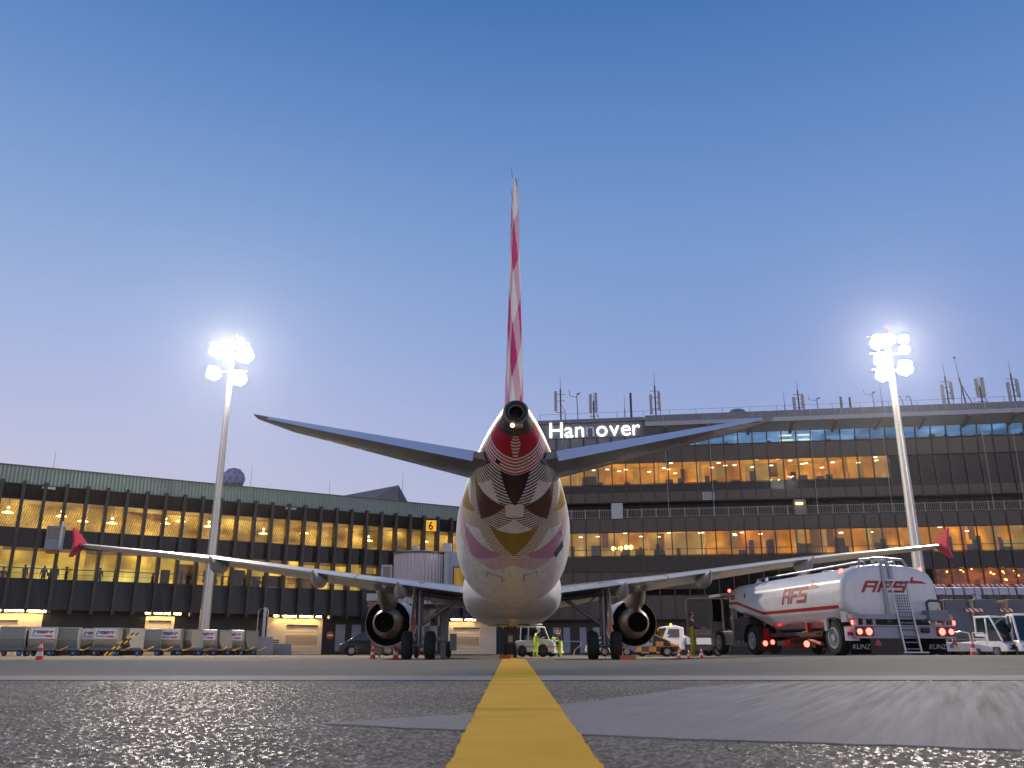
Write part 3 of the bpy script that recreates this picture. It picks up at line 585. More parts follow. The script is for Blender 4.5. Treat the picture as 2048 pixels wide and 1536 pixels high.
# ------------------------------------------------------------------ floodlight masts
LAMPGL = mat('floodlight_glass', C(255, 255, 250), .2, noise=0, emit=(1.0, .97, .90, 1), es=220)
MASTM = mat('galvanised_mast', C(178, 176, 168), .45, metal=.35, noise=.14, nscale=2, streak=(1, 1, .2))
BEACON = mat('red_beacon', C(220, 40, 50), .3, noise=0, emit=C(255, 60, 70), es=6)
def mast(loc, h, lamps, label, power):
    M = thing('floodlight_mast', label, 'floodlight mast', loc, 0, 'floodlight masts on the apron')
    b = MB(); b.lathe((0, 0, 0), (0, 0, 1), [(0, .46), (.02, .46), (h * .45, .33), (h * .45 + .01, .35), (h * .45 + .25, .35), (h * .45 + .26, .325), (h, .19)], 16); b.build('pole', MASTM, M, smooth=20)
    b = MB(); b.tube((.0, -.48, .3), (.0, -.215, h), .05, n=8); b.build('ladder_rail', mat('ladder_rail_grey', C(205, 205, 205), .4, metal=.3), M)
    b = MB(); b.lathe((0, 0, h - .25), (0, 0, 1), [(0, .3), (.02, .55), (.7, .55), (.72, .3)], 16)
    for z in (h + .35, h - 1.05, h - 2.35): b.obox((0, 0, z), (3.0, .12, .12)); b.obox((0, 0, z - .1), (.8, .5, .1))
    b.build('lamp_carrier', MASTM, M)
    b = MB(); b.tube((.1, 0, h + .3), (.14, 0, h + 1.1), .03); b.build('beacon_rod', DGREY, M)
    b = MB(); b.ball((.14, 0, h + 1.2), .12); b.build('warning_beacon', BEACON, M)
    for (x, z, w, hh) in lamps:
        F = bpy.data.objects.new('floodlight', None); col.objects.link(F); F.parent = M; F.location = (x, -.25, h + z); F.rotation_euler = (R(24), 0, R(-12 * np.sign(x)))
        b = MB(); b.loft([[Vector((w / 2 * k * math.cos(q), y, hh / 2 * k * math.sin(q))) for q in [2 * math.pi * j / 20 for j in range(20)]] for y, k in ((.32, .4), (.2, .7), (-.1, .86))]); b.build('housing', LGREY, F, smooth=50)
        b = MB()
        for q, (ox, oz, rr_) in enumerate(((0, .12, .62), (-.34, -.22, .5), (.36, -.18, .52), (.1, -.5, .36), (-.3, .42, .38), (.4, .4, .34))):
            b.lathe((ox * w / 2 * 1.1, -.13 - .012 * q, oz * hh / 2 * 1.1), (0, -1, 0), [(0, rr_ * w / 2), (.03, rr_ * w / 2 * .94), (.05, rr_ * w / 2 * .7)], 18)
        b.build('lens', LAMPGL, F, smooth=60)  # oversized overlapping discs, the lamp's glare put into their shape
    L = bpy.data.lights.new('flood_lamp', 'SPOT'); L.energy = power; L.color = (1.0, .86, .68); L.spot_size = R(150); L.spot_blend = .6; L.shadow_soft_size = .8
    lo = bpy.data.objects.new('flood_lamp', L); col.objects.link(lo); lo.parent = M; lo.location = (0, -1.0, h - .8)
    d = Vector((0, 25, 0)) - (Vector(loc) + Vector((0, 0, h))); lo.rotation_euler = d.to_track_quat('-Z', 'Y').to_euler(); return M
XL = xat(405, 73.5, 1.0); XR = xat(1858, 62, 1.0)
mast((XL, 73.5, 0), 27.0, [(-1.35, -.25, 1.5, 1.5), (1.25, -.75, 1.9, 1.7), (-1.45, -2.55, 1.4, 1.4), (.95, -3.0, 1.6, 1.6)], 'tall grey floodlight mast with lit lamps behind the row of silver cargo containers', 70000)
mast((XR, 62, 0), 23.35, [(-.95, -.15, 1.25, 1.4), (-.85, -1.55, 1.25, 1.3), (-.85, -2.7, 1.35, 1.4), (1.15, .1, .85, .7), (1.1, -.75, .85, .6), (.95, -2.25, 1.25, 1.4)], 'tall grey floodlight mast with lit lamps behind the white fuel truck', 70000)

# ------------------------------------------------------------------ terminal buildings
BROWN = mat('dark_brown_cladding', C(29, 23, 20), .45, noise=.12, nscale=2)
BROWN2 = mat('brown_panel', C(66, 54, 45), .42, noise=.1, nscale=1.2)
BROWND = mat('very_dark_brown_cladding', C(26, 21, 18), .5, noise=.15, nscale=2)
MULM = mat('bronze_mullion', C(36, 30, 26), .4, noise=.1)
GREEN = mat('green_corrugated_sheet', C(128, 146, 134), .5, noise=.14, nscale=1.5, streak=(1, 1, .15))
CORR = mat('grey_corrugated_sheet', C(112, 116, 124), .5, noise=.12, nscale=1.5, streak=(1, 1, .15))
DKGLASS = mat('spandrel_glass', C(24, 23, 32), .12, noise=.05, spec=.25)
ROOFM = mat('roof_felt', C(70, 70, 72), .8)
def glass_mat(name, tint, refl):
    m = bpy.data.materials.new(name); m.use_nodes = True; nt = m.node_tree; nt.nodes.clear()
    o = node(nt, 'ShaderNodeOutputMaterial'); t = node(nt, 'ShaderNodeBsdfTransparent'); t.inputs[0].default_value = tint
    g = node(nt, 'ShaderNodeBsdfGlossy'); g.inputs['Roughness'].default_value = .02; fr = node(nt, 'ShaderNodeFresnel'); fr.inputs[0].default_value = 1.5
    mx = node(nt, 'ShaderNodeMixShader'); nt.links.new(mth(nt, 'MULTIPLY_ADD', fr.outputs[0], .5, refl), mx.inputs[0])
    nt.links.new(t.outputs[0], mx.inputs[1]); nt.links.new(g.outputs[0], mx.inputs[2]); nt.links.new(mx.outputs[0], o.inputs[0]); return m
GLASS = glass_mat('window_glass', (.95, .94, .92, 1), .0)
GLASSD = glass_mat('door_glass_smoked', (.3, .32, .34, 1), .0)
GLASSB = glass_mat('window_glass_tinted', (.55, .62, .68, 1), .12)
def room_mat(name, c1, c2, s, scale=(.4, .4, .8), curtain=0.0):
    """a lit interior: the surface gives off the room's lamp light"""
    m = bpy.data.materials.new(name); m.use_nodes = True; nt = m.node_tree; p = nt.nodes['Principled BSDF']
    t = node(nt, 'ShaderNodeTexCoord'); mp = node(nt, 'ShaderNodeMapping'); mp.inputs['Scale'].default_value = scale; nt.links.new(t.outputs['Object'], mp.inputs[0])
    n1 = node(nt, 'ShaderNodeTexNoise'); n1.inputs['Scale'].default_value = 1; n1.inputs['Detail'].default_value = 4; nt.links.new(mp.outputs[0], n1.inputs['Vector'])
    f = node(nt, 'ShaderNodeMapRange'); f.inputs[1].default_value = .3; f.inputs[2].default_value = .7; nt.links.new(n1.outputs[0], f.inputs[0]); f = f.outputs[0]
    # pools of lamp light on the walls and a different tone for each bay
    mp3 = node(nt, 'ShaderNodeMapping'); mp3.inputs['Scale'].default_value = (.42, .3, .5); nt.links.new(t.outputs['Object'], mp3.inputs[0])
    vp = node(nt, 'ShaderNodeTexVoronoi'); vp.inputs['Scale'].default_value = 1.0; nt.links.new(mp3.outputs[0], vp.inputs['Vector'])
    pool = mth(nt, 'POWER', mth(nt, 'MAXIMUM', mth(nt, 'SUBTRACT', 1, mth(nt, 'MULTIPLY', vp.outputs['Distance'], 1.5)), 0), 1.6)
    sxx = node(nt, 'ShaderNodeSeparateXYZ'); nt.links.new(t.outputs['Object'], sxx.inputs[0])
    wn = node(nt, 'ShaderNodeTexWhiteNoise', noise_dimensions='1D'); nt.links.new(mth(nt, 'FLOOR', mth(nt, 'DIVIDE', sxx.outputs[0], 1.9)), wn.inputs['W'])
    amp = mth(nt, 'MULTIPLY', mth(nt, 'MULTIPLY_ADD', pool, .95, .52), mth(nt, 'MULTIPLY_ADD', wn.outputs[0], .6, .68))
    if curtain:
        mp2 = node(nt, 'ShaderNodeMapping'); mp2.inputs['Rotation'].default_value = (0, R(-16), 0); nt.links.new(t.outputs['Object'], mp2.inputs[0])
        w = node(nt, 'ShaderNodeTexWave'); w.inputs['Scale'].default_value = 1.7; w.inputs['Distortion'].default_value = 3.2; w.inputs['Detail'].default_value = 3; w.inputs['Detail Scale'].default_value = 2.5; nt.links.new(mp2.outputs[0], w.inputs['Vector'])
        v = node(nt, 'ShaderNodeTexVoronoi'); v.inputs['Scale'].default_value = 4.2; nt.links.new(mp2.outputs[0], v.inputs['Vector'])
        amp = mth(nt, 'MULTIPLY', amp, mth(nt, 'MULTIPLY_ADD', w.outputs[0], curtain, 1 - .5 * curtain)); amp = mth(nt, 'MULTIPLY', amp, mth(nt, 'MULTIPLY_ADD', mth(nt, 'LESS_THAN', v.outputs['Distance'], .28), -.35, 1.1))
    c = mixc(nt, f, c1, c2); p.inputs['Base Color'].default_value = (.05, .045, .04, 1); p.inputs['Roughness'].default_value = .9
    nt.links.new(c, p.inputs['Emission Color']); nt.links.new(mth(nt, 'MULTIPLY', amp, s * 1.12), p.inputs['Emission Strength']); return m
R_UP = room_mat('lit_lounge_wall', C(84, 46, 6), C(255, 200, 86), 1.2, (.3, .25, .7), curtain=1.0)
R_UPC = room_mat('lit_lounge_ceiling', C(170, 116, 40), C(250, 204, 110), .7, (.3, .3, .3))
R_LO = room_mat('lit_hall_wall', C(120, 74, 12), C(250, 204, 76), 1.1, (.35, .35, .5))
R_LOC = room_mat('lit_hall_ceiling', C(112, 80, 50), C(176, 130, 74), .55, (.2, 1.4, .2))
R_BAND = room_mat('lit_counter_band', C(220, 186, 60), C(250, 226, 120), .85, (.5, .5, 1))
R_O = [room_mat('lit_office_%s' % n, a, b_, s, (.5, .5, .6)) for n, a, b_, s in (('gold', C(180, 92, 10), C(255, 172, 42), .95), ('dim', C(84, 58, 40), C(140, 96, 56), .6), ('amber', C(160, 80, 14), C(246, 156, 46), .85), ('pale', C(180, 130, 64), C(236, 186, 96), .7))]
R_OC = room_mat('lit_office_ceiling', C(200, 112, 20), C(255, 180, 60), .85, (.4, .4, .4))
R_BLUE = room_mat('dusk_glow_room', C(70, 112, 152), C(140, 172, 200), 3.2, (.2, .2, .3))  # blue dusk light given to the room as its own emission
R_BAR = room_mat('lit_bar_wall', C(30, 13, 9), C(224, 104, 20), .6, (1.1, .9, 1.8))
R_DARKROOM = mat('unlit_room', C(40, 34, 36), .8)
PEND = mat('lit_pendant_lamp', C(255, 230, 170), .4, noise=0, emit=C(255, 214, 130), es=4.5)
PENDW = mat('lit_ceiling_lamp', C(255, 240, 210), .4, noise=0, emit=C(255, 236, 196), es=3.2)
TUBE = mat('lit_strip_lamp', C(255, 240, 215), .4, noise=0, emit=C(255, 208, 138), es=80)

def corrugated(b, x0, x1, y, z0, z1, pitch=.3, d=.07, mi=0):
    n = int((x1 - x0) / pitch); top, bot = [], []
    for k in range(n):
        a = x0 + k * pitch
        for q, yy in ((0, y), (.42, y), (.5, y - d), (.92, y - d)): top.append((a + q * pitch, yy, z1)); bot.append((a + q * pitch, yy, z0))
    b.loft([bot, top], (False, False), mi, closed=False)
def wall_t(u, z, O, d):
    k = (u - 1024) / FPX; c, s = math.cos(PITCH), math.sin(PITCH); return (k * (c * O[1] + (z - HC) * s) - O[0]) / (d[0] - k * c * d[1])

# ---- lower terminal wing on the left side
TL = thing('terminal_wing', 'long dark brown terminal wing with green corrugated roof edge and golden lit window rows', 'building', (-41.8, 68, 0), R(31.47))
OL, DL = (-41.8, 68), (math.cos(R(31.47)), math.sin(R(31.47)))
tl = lambda u, z: wall_t(u, z, OL, DL)
T0, T1 = -14.0, 49.2
b = MB(); b.box(T0, T1, 0, .2, 3.55, 5.85); b.box(T0, T1, 0, .2, 12.27, 13.5); b.box(T0, T1, .2, 1.1, 3.55, 3.75); b.box(T0, T1, .9, 1.1, 0, 3.55)
b.box(T0 - .2, T0, 0, 24, 0, 14.6); b.box(T0, T1, 24, 24.3, 0, 14.6); b.build('cladding', BROWND, TL)
b = MB(); b.box(T0, T1, .02, .2, 8.44, 9.86); b.build('spandrel', DKGLASS, TL)
b = MB(); b.box(T0, T1 + 3, .0, 24.2, 14.55, 14.7); b.build('roof', ROOFM, TL)
b = MB(); corrugated(b, T0, T1 - .4, -.16, 13.42, 14.86, .29, .08); b.box(T0, T1 - .4, -.1, .2, 13.45, 14.84); b.build('roof_edge', GREEN, TL, smooth=0)
b = MB(); b.box(T0, T1 - .4, -.3, .3, 14.86, 14.95); b.build('coping', mat('coping_metal', C(92, 84, 88), .5), TL)
# rooms
b = MB(); b.box(T0, T1, 6.5, 6.6, 9.86, 12.8, 0); b.box(T0, T1, .4, 6.5, 12.75, 12.85, 1); b.box(T0, T1, .3, 6.5, 9.5, 9.6, 2)
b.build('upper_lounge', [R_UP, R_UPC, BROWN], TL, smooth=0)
b = MB(); b.box(T0, T1, 7.5, 7.6, 5.4, 9.0, 0); b.box(T0, T1, .4, 7.5, 8.8, 8.9, 1); b.box(T0, T1, .3, 7.5, 5.3, 5.4, 2)
b.box(T0, tl(330, 7), 7.2, 7.4, 6.2, 7.55, 3)
rg = random.Random(3)
x = tl(340, 7)
while x < T1 - 3:
    w = rg.uniform(.8, 2.4); b.box(x, x + w, 6.6, 7.3, rg.uniform(5.6, 6.6), rg.uniform(7.2, 8.3), rg.choice([1, 3, 3, 4, 2])); x += w + rg.uniform(.3, 1.4)
for x in np.arange(T0 + 2, T1 - 1, 6.28): b.box(x, x + .75, 3.2, 3.9, 5.4, 8.8, 0)
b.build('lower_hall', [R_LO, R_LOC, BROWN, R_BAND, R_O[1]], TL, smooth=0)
for x in (-4, 1.2, 5.2, 6.9, 9.2, 13.6, 14.9, 17.4, 22.5, 26.5, 33.2, 39.5, 44):
    zz = rg.choice([11.0, 11.3, 11.6]); b = MB(); b.lathe((x, 2.2, zz), (0, 0, 1), [(0, .42), (.03, .44), (.12, .2), (.2, .06)], 16); b.tube((x, 2.2, zz + .2), (x, 2.2, 12.7), .02, n=6, mi=1); b.ball((x, 2.2, zz + .45), .12, 8, 6); b.build('pendant_lamp', [PEND, BLACK], TL)
fins = [2.0 + 1.57 * k for k in range(-10, 30)]
b = MB(); b.box(-.13, .13, -.72, .0, 3.2, 13.62); fin0 = b.build('mullion', MULM, TL); fin0.location = (fins[0], 0, 0)
for x in fins[1:]: copypart(fin0, TL, (x, 0, 0))
b = MB(); b.box(-.68, .68, .07, .09, 5.85, 8.44, 0); b.box(-.68, .68, .03, .11, 5.85, 5.92, 1); b.box(-.68, .68, .03, .11, 8.37, 8.44, 1); w0 = b.build('window', [GLASS, BLACK], TL)
b = MB(); b.box(-.68, .68, .07, .09, 9.86, 12.27, 0); b.box(-.68, .68, .03, .11, 9.86, 9.93, 1); b.box(-.68, .68, .03, .11, 12.2, 12.27, 1); w1 = b.build('window', [GLASS, BLACK], TL)
w0.location = w1.location = (fins[0] + .785, 0, 0)
for x in fins[1:-1]: copypart(w0, TL, (x + .785, 0, 0)); copypart(w1, TL, (x + .785, 0, 0))
b = MB(); b.box(T0, T1, .6, .66, 6.75, 6.82); b.box(T0, T1, .6, .63, 6.35, 6.38)
for x in fins: b.box(x - .03, x + .03, .58, .66, 5.85, 6.8)
b.build('handrail', BLACK, TL)
# sloping sun blades of the upper panels
b = MB()
for x in fins[:-1]: b.add([(x + .1, -.45, 13.4), (x + 1.47, -.45, 13.4), (x + 1.47, -.02, 12.3), (x + .1, -.02, 12.3)], [(0, 1, 2, 3)])
b.build('sloping_panels', BROWN, TL, smooth=0); b = MB()
for x in fins[:-1]: b.add([(x + .1, -.4, 3.5), (x + 1.47, -.4, 3.5), (x + 1.47, -.02, 5.8), (x + .1, -.02, 5.8)], [(0, 1, 2, 3)])
b.build('sloping_panels', BROWN, TL, smooth=0)
CREAM = mat('cream_door_panel', C(226, 210, 178), .5, noise=.1, nscale=3)
CREAM2 = mat('cream_door_slat', C(186, 168, 136), .45, noise=.1, nscale=3)
def gate(par, x0, x1, ztop, dx0, dx1, dz, y, vents=True, number=None):
    D = bpy.data.objects.new('loading_gate', None); col.objects.link(D); D.parent = par
    b = MB(); b.box(x0, dx0, y - .12, y, 0, ztop); b.box(dx1, x1, y - .12, y, 0, ztop); b.box(dx0, dx1, y - .12, y, dz, ztop); b.box(dx0, dx1, y - .15, y - .1, dz - .02, dz + .1, 1)
    if vents and dx0 - x0 > 1:
        for k in range(5): b.box(x0 + .3, x0 + 1.2, y - .14, y - .11, .5 + .18 * k, .6 + .18 * k, 1)
    b.build('gate_surround', [CREAM, BROWN2], D)
    b = MB(); n = int(dz / .26)
    for k in range(n): b.box(dx0, dx1, y - .06, y - .02, k * dz / n + .015, (k + 1) * dz / n, 1 if k in (3, 4, 5) else 0)
    b.box(dx0, dx1, y - .03, y - .01, 0, dz, 2); b.build('roller_shutter', [CREAM, CREAM2, DGREY], D)
    if number: textobj('gate_number', number, .62, WHITE, D, ((dx0 + dx1) / 2, y - .17, dz - .85), (1, 0, 0), (0, 0, 1), align='CENTER')
    return D
def strips(par, xs, z, y, w=1.5):
    for x in xs:
        b = MB(); b.box(x, x + w, y - .16, y - .06, z, z + .1, 0); b.box(x - .03, x + w + .03, y - .06, y, z - .03, z + .14, 1); b.build('strip_light', [TUBE, DGREY], par)
yw = .9
gate(TL, T0 + 4, tl(83, 2), 3.3, T0 + 6, tl(34, 2), 2.6, yw); strips(TL, [tl(u, 3.4) for u in (-46, -8, 15, 58)], 3.36, .55)
gate(TL, tl(292, 2), tl(350, 2), 3.2, tl(298, 2), tl(344, 2), 2.75, yw, number='50'); strips(TL, [tl(u, 3.4) for u in (293, 331)], 3.36, .55, 1.35)
gate(TL, tl(538, 2), tl(650, 2), 3.3, tl(577, 2), tl(641, 2), 2.55, yw); strips(TL, [tl(u, 3.4) for u in (551, 584, 617)], 3.36, .55, 1.4)
gate(TL, tl(903, 2), tl(1000, 2), 3.3, tl(914, 2), tl(966, 2), 2.55, yw); strips(TL, [tl(u, 3.4) for u in (906, 934)], 3.36, .55, 1.2)
for u in (677, 709, 845, 865): b = MB(); x = tl(u, 1.5); b.box(x, x + .95, yw - .06, yw, .3, 2.75); b.build('pale_door', mat('pale_door_glass', C(120, 130, 148), .15, noise=.2), TL)
for u in (95, 578): b = MB(); x = tl(u, 12.8); b.box(x - .5, x + .5, -.6, -.3, 13.1, 13.3, 0); b.build('gantry_lamp', LGREY, TL)
# gate sign with a 6
sx6 = tl(856, 12.6)
GS = thing('gate_sign', 'square yellow illuminated sign with a black 6 high on the brown facade', 'sign', (OL[0] + DL[0] * sx6 + .62 * DL[1], OL[1] + DL[1] * sx6 - .62 * DL[0], 12.62), R(31.47 - 18))
SIGNY = mat('lit_yellow_sign', C(244, 176, 10), .4, noise=0, emit=C(255, 178, 10), es=.62)
b = MB(); b.box(-.62, .62, -.1, .1, -.6, .6, 1); b.box(-.57, .57, -.112, -.1, -.55, .55, 0); b.build('sign_box', [SIGNY, DGREY], GS, smooth=0)
textobj('numeral', '6', 1.15, BLACK, GS, (0, -.125, -.4), (1, 0, 0), (0, 0, 1), align='CENTER', bold=.02, sx_=.85)
# no-entry disc on the wall
xn = tl(665, 1.6); NE = thing('no_entry_sign', 'round red no entry sign with white bar on the brown wall beside the dark minivan', 'sign', (OL[0] + DL[0] * xn + (.55 - yw) * 0 + DL[1] * -.75, OL[1] + DL[1] * xn + DL[0] * .75, 1.75), R(31.47))
b = MB(); b.lathe((0, 0, 0), (0, -1, 0), [(0, .36), (.03, .36)], 28); b.build('disc', RED, NE)
b = MB(); b.box(-.27, .27, -.045, -.031, -.07, .07); b.build('bar', WHITE, NE)
xn = tl(104, 9); SC = thing('facade_cabin', 'small grey glazed cabin hung on the facade behind the red wing tip', 'cabin', (OL[0] + DL[0] * xn + DL[1] * 2.2, OL[1] + DL[1] * xn - DL[0] * 2.2, 8.0), R(10))
b = MB(); b.box(-.65, .65, -.8, 1.4, 0, .9); b.box(-.65, -.5, -.8, 1.4, .9, 1.9); b.box(.5, .65, -.8, 1.4, .9, 2.1); b.box(-.65, .65, -.8, 1.4, 1.8, 2.0); b.box(-.05, .05, -.8, -.7, .9, 1.8); b.build('shell', mat('cabin_grey', C(112, 122, 132), .5), SC, bevel=.03)
b = MB(); b.box(-.5, .5, -.7, 1.3, .9, 1.8); b.build('glazing', DARKGL, SC); b = MB(); b.box(-.5, .5, -.6, .6, -.25, 0); b.build('underside_box', mat('cabin_amber_glow', C(120, 84, 30), .5), SC)  # amber colour stands in for the glow of the base light
b = MB(); b.box(.66, .78, -.9, -.5, .3, 2.4); b.build('side_plate', LGREY, SC); SC.scale = (.8, .5, .95)
# roof lantern far behind
P1, P2, P3 = at(640, 1000, 112), at(797, 970, 104), at(826, 1003, 108)
RL = thing('roof_lantern', 'grey ribbed sloping roof lantern behind the green roof edge', 'building', (0, 0, 0))
b = MB()
for k in range(14):
    f = k / 14; f2 = (k + .8) / 14; pa = P1.lerp(P2, 0); zb = 15.0
    za, zc = zb + (P2.z - zb) * f, zb + (P2.z - zb) * f2; xa = P1.x + (P2.x - P1.x) * f; ya = P1.y + (P2.y - P1.y) * f
    b.add([(xa, ya, za), (P2.x, P2.y, za), (P2.x, P2.y - .05, zc), (xa + (P2.x - P1.x) / 18, ya - .05, zc)], [(0, 1, 2, 3)])
b.add([tuple(P1), (P2.x, P2.y + .1, 15.0), (P2.x, P2.y + .1, P2.z), ], [(0, 1, 2)])
b.add([(P2.x, P2.y, 15.0), (P3.x, P3.y, 15.0), (P3.x, P3.y, P3.z - 1.2), (P2.x, P2.y, P2.z)], [(0, 1, 2, 3)])
b.add([(P1.x, P1.y + 10, 15.0), (P3.x, P3.y + 8, 15.0), (P3.x, P3.y, P3.z - 1.2), (P2.x, P2.y, P2.z), (P1.x, P1.y, 15.2)], [(0, 1, 2, 3, 4)])
b.build('ribbed_shell', CORR, RL, smooth=0)
p = at(467, 958, 116); RD = thing('radar_dome', 'round bluish radar dome with panel seams above the green roof edge', 'radar dome', (p.x, p.y, 0))
import bmesh
me = bpy.data.meshes.new('dome'); bm = bmesh.new(); bmesh.ops.create_icosphere(bm, subdivisions=2, radius=1.55); bm.to_mesh(me); bm.free(); me.materials.append(mat('dome_panels', C(150, 150, 176), .55, noise=.25, nscale=1.2))
o = bpy.data.objects.new('dome', me); col.objects.link(o); o.parent = RD; o.location = (0, 0, p.z)
wf = o.copy(); wf.data = me.copy(); wf.name = 'panel_seams'; col.objects.link(wf); wf.parent = RD; wf.data.materials[0] = DGREY; q = wf.modifiers.new('wire', 'WIREFRAME'); q.thickness = .05
b = MB(); b.tube((0, 0, 10), (0, 0, p.z - 1.3), .9, n=16); b.build('tower', GREY, RD)
b = MB(); b.lathe((0, 0, p.z - 1.42), (0, 0, 1), [(0, 1.2), (.25, 1.35)], 20); b.build('base_ring', mat('dome_base', C(150, 90, 110), .5), RD)
rods = [(505, 930, 'tall thin lightning rod just beyond the radar dome', 1), (660, 961, 'thin lightning rod before the ribbed roof lantern', 1), (112, 903, 'thin whip aerial above the far end of the green roof', 2), (806, 945, 'thin lightning rod directly above the ribbed roof lantern', 1)]
for u, v, lab, k in rods:
    p = at(u, v, 84 if u > 300 else 76); base = 14.7; b = MB(); b.tube((p.x, p.y, base), (p.x, p.y, p.z), .025, .012, 6); b.lathe((p.x, p.y, base), (0, 0, 1), [(0, .15), (.2, .03)], 8)
    tag(b.build('lightning_rod', DGREY), lab, 'lightning rod', 'lightning rods on the lower roof')

# ---- tall terminal building on the right side
AR = R(-8.54); OR_, DR = (0.0, 93.56), (math.cos(AR), math.sin(AR)); tr = lambda u, z: wall_t(u, z, OR_, DR)
TR = thing('main_terminal', 'tall brown terminal block with lit office floors, roof overhang and corrugated parapet', 'building', (0, 93.56, 0), AR)
X0, X1 = -1.0, 66.0; XS = tr(1290, 24)
b = MB(); b.box(X0, X1, 0, .25, 3.4, 5.9); b.box(X0, X1, .25, 1.3, 3.4, 3.6); b.box(X0, X1, 1.1, 1.3, 0, 3.4); b.box(X1, X1 + .2, 0, 26, 0, 24.4); b.box(X0, X1, 26, 26.2, 0, 24.4); b.box(X0 - .2, X0, .3, 26, 0, 24.5)
b.box(X0, X1, .1, .3, 12.45, 12.52); b.build('cladding', BROWND, TR)
BAY = 1.52; xs = [2.0 + BAY * k for k in range(-1, 42)]
for z0, z1, x9 in ((20.0, 21.7, 99), (15.75, 16.75, 99), (12.5, 13.95, 99), (3.5, 5.8, 99), (6.5, 8.25, tr(1395, 7))):
    b = MB()
    for x in xs:
        if x < x9: b.box(x + .05, x + BAY - .05, -.02 - rng.uniform(0, .008), .2, z0, z1)
    b.build('facade_panels', BROWN2, TR, smooth=0)
b = MB(); b.box(X0, X1, .06, .2, 16.75, 17.62); b.box(X0, X1, .06, .2, 8.3, 9.95); xe = tr(1782, 18.5); b.box(xe, X1, .06, .2, 17.62, 19.9); b.build('spandrel', DKGLASS, TR, smooth=0)
b = MB(); xl = tr(1395, 7)
for k in range(16): b.add([(xl, -.02, 5.95 + .145 * k), (tr(1870, 7), -.02, 5.95 + .145 * k), (tr(1870, 7), .12, 6.07 + .145 * k), (xl, .12, 6.07 + .145 * k)], [(0, 1, 2, 3)])
b.box(xl, tr(1870, 7), .12, .25, 5.9, 8.3); b.build('louvres', BROWN, TR, smooth=0)
# recessed gallery with railing
b = MB(); corrugated(b, X0, X1, 1.7, 13.9, 15.7, .35, .06); b.box(X0, X1, .0, 1.9, 15.65, 15.73); b.box(X0, X1, .0, 1.9, 13.85, 13.95); b.build('recess_cladding', BROWND, TR, smooth=0)
b = MB(); b.box(X0, X1, -.02, .03, 14.86, 14.93); b.box(X0, X1, -.02, .03, 14.05, 14.1)
for x in np.arange(X0, X1, .19): b.box(x, x + .035, -.005, .015, 14.08, 14.88)
for x in xs: b.box(x - .05, x + .05, -.05, .04, 13.9, 15.0)
b.build('gallery_railing', mat('railing_grey', C(140, 132, 126), .5), TR, smooth=0)
for u0, u1, z0, z1, m_ in ((1223, 1246, 13.9, 15.6, LGREY), (1588, 1612, 13.9, 15.55, mat('concrete_pier', C(120, 116, 114), .7))):
    b = MB(); b.box(tr(u0, 14.6), tr(u1, 14.6), -.3, 1.0, z0, z1); b.build('service_cabinet', m_, TR, bevel=.03)
b = MB(); xx = tr(1597, 15.2); b.box(xx - .35, xx + .35, -.45, -.31, 15.0, 15.18); b.build('wall_lamp', mat('lit_wall_lamp', C(255, 220, 170), .4, noise=0, emit=C(255, 190, 110), es=7), TR)
b = MB(); xx = tr(1417, 16.2); b.box(xx - .62, xx + .62, -.14, -.03, 15.75, 16.55)
for k in range(5): b.box(xx - .52, xx + .52, -.16, -.14, 15.85 + .13 * k, 15.9 + .13 * k, 1)
b.build('vent_grille', [LGREY, DGREY], TR)
# mullions
b = MB(); b.box(-.055, .055, -.16, .0, 3.4, 13.95); b.box(-.055, .055, -.16, .0, 15.6, 21.9); b.add([(-.055, -.16, 21.9), (.055, -.16, 21.9), (.055, -.42, 22.98), (-.055, -.42, 22.98), (-.055, .0, 21.9), (.055, .0, 21.9), (.055, -.25, 22.98), (-.055, -.25, 22.98)], [(0, 1, 2, 3), (5, 4, 7, 6), (1, 5, 6, 2), (4, 0, 3, 7)])
m0 = b.build('mullion', MULM, TR); m0.location = (xs[0], 0, 0)
for x in xs[1:]: copypart(m0, TR, (x, 0, 0))
# sign tower with corrugated sheet, top glazing and overhang
b = MB(); corrugated(b, 3.0, XS, -.1, 23.0, 25.2, .3, .06); b.box(3.0, XS, -.05, 6, 23.0, 25.15); corrugated(b, 3.0, XS + 1.2, .0, 21.8, 22.95, .3, .05); b.box(3.0, XS + 1.2, .04, .3, 21.8, 23.0)
corrugated(b, XS, X1, -1.9, 23.98, 24.85, .3, .06); b.box(XS, X1, -1.85, 6, 23.98, 24.82); b.build('parapet', CORR, TR, smooth=0)
b = MB(); b.box(XS, X1, -2.6, -2.45, 23.5, 23.95); b.box(XS, X1, -2.45, -1.9, 23.85, 23.95); b.build('overhang_fascia', mat('overhang_grey', C(148, 152, 160), .5), TR)
SOFF = mat('soffit_boards', C(160, 154, 146), .6, noise=.15)
b = MB(); n = 9
for k in range(n):
    ya, yb = -2.45 + 2.45 * k / n, -2.45 + 2.45 * (k + .9) / n; za, zb = 23.6 - .62 * k / n, 23.6 - .62 * (k + .8) / n
    b.add([(XS, ya, za), (X1, ya, za), (X1, yb, zb), (XS, yb, zb)], [(0, 1, 2, 3)])
b.box(XS, X1, -2.3, 0, 23.74, 23.8); b.build('soffit', SOFF, TR, smooth=0)
for x in np.arange(XS + 2.2, X1, 4.4):
    b = MB(); b.add([(x - .15, -2.44, 23.58), (x + .15, -2.44, 23.58), (x + .15, .0, 22.97), (x - .15, .0, 22.97), (x - .15, -2.44, 23.35), (x + .15, -2.44, 23.35), (x + .15, .0, 22.7), (x - .15, .0, 22.7)], [(0, 1, 2, 3), (4, 7, 6, 5), (0, 4, 5, 1), (0, 3, 7, 4), (1, 5, 6, 2)]); b.build('soffit_beam', mat('beam_grey', C(128, 126, 122), .6), TR)
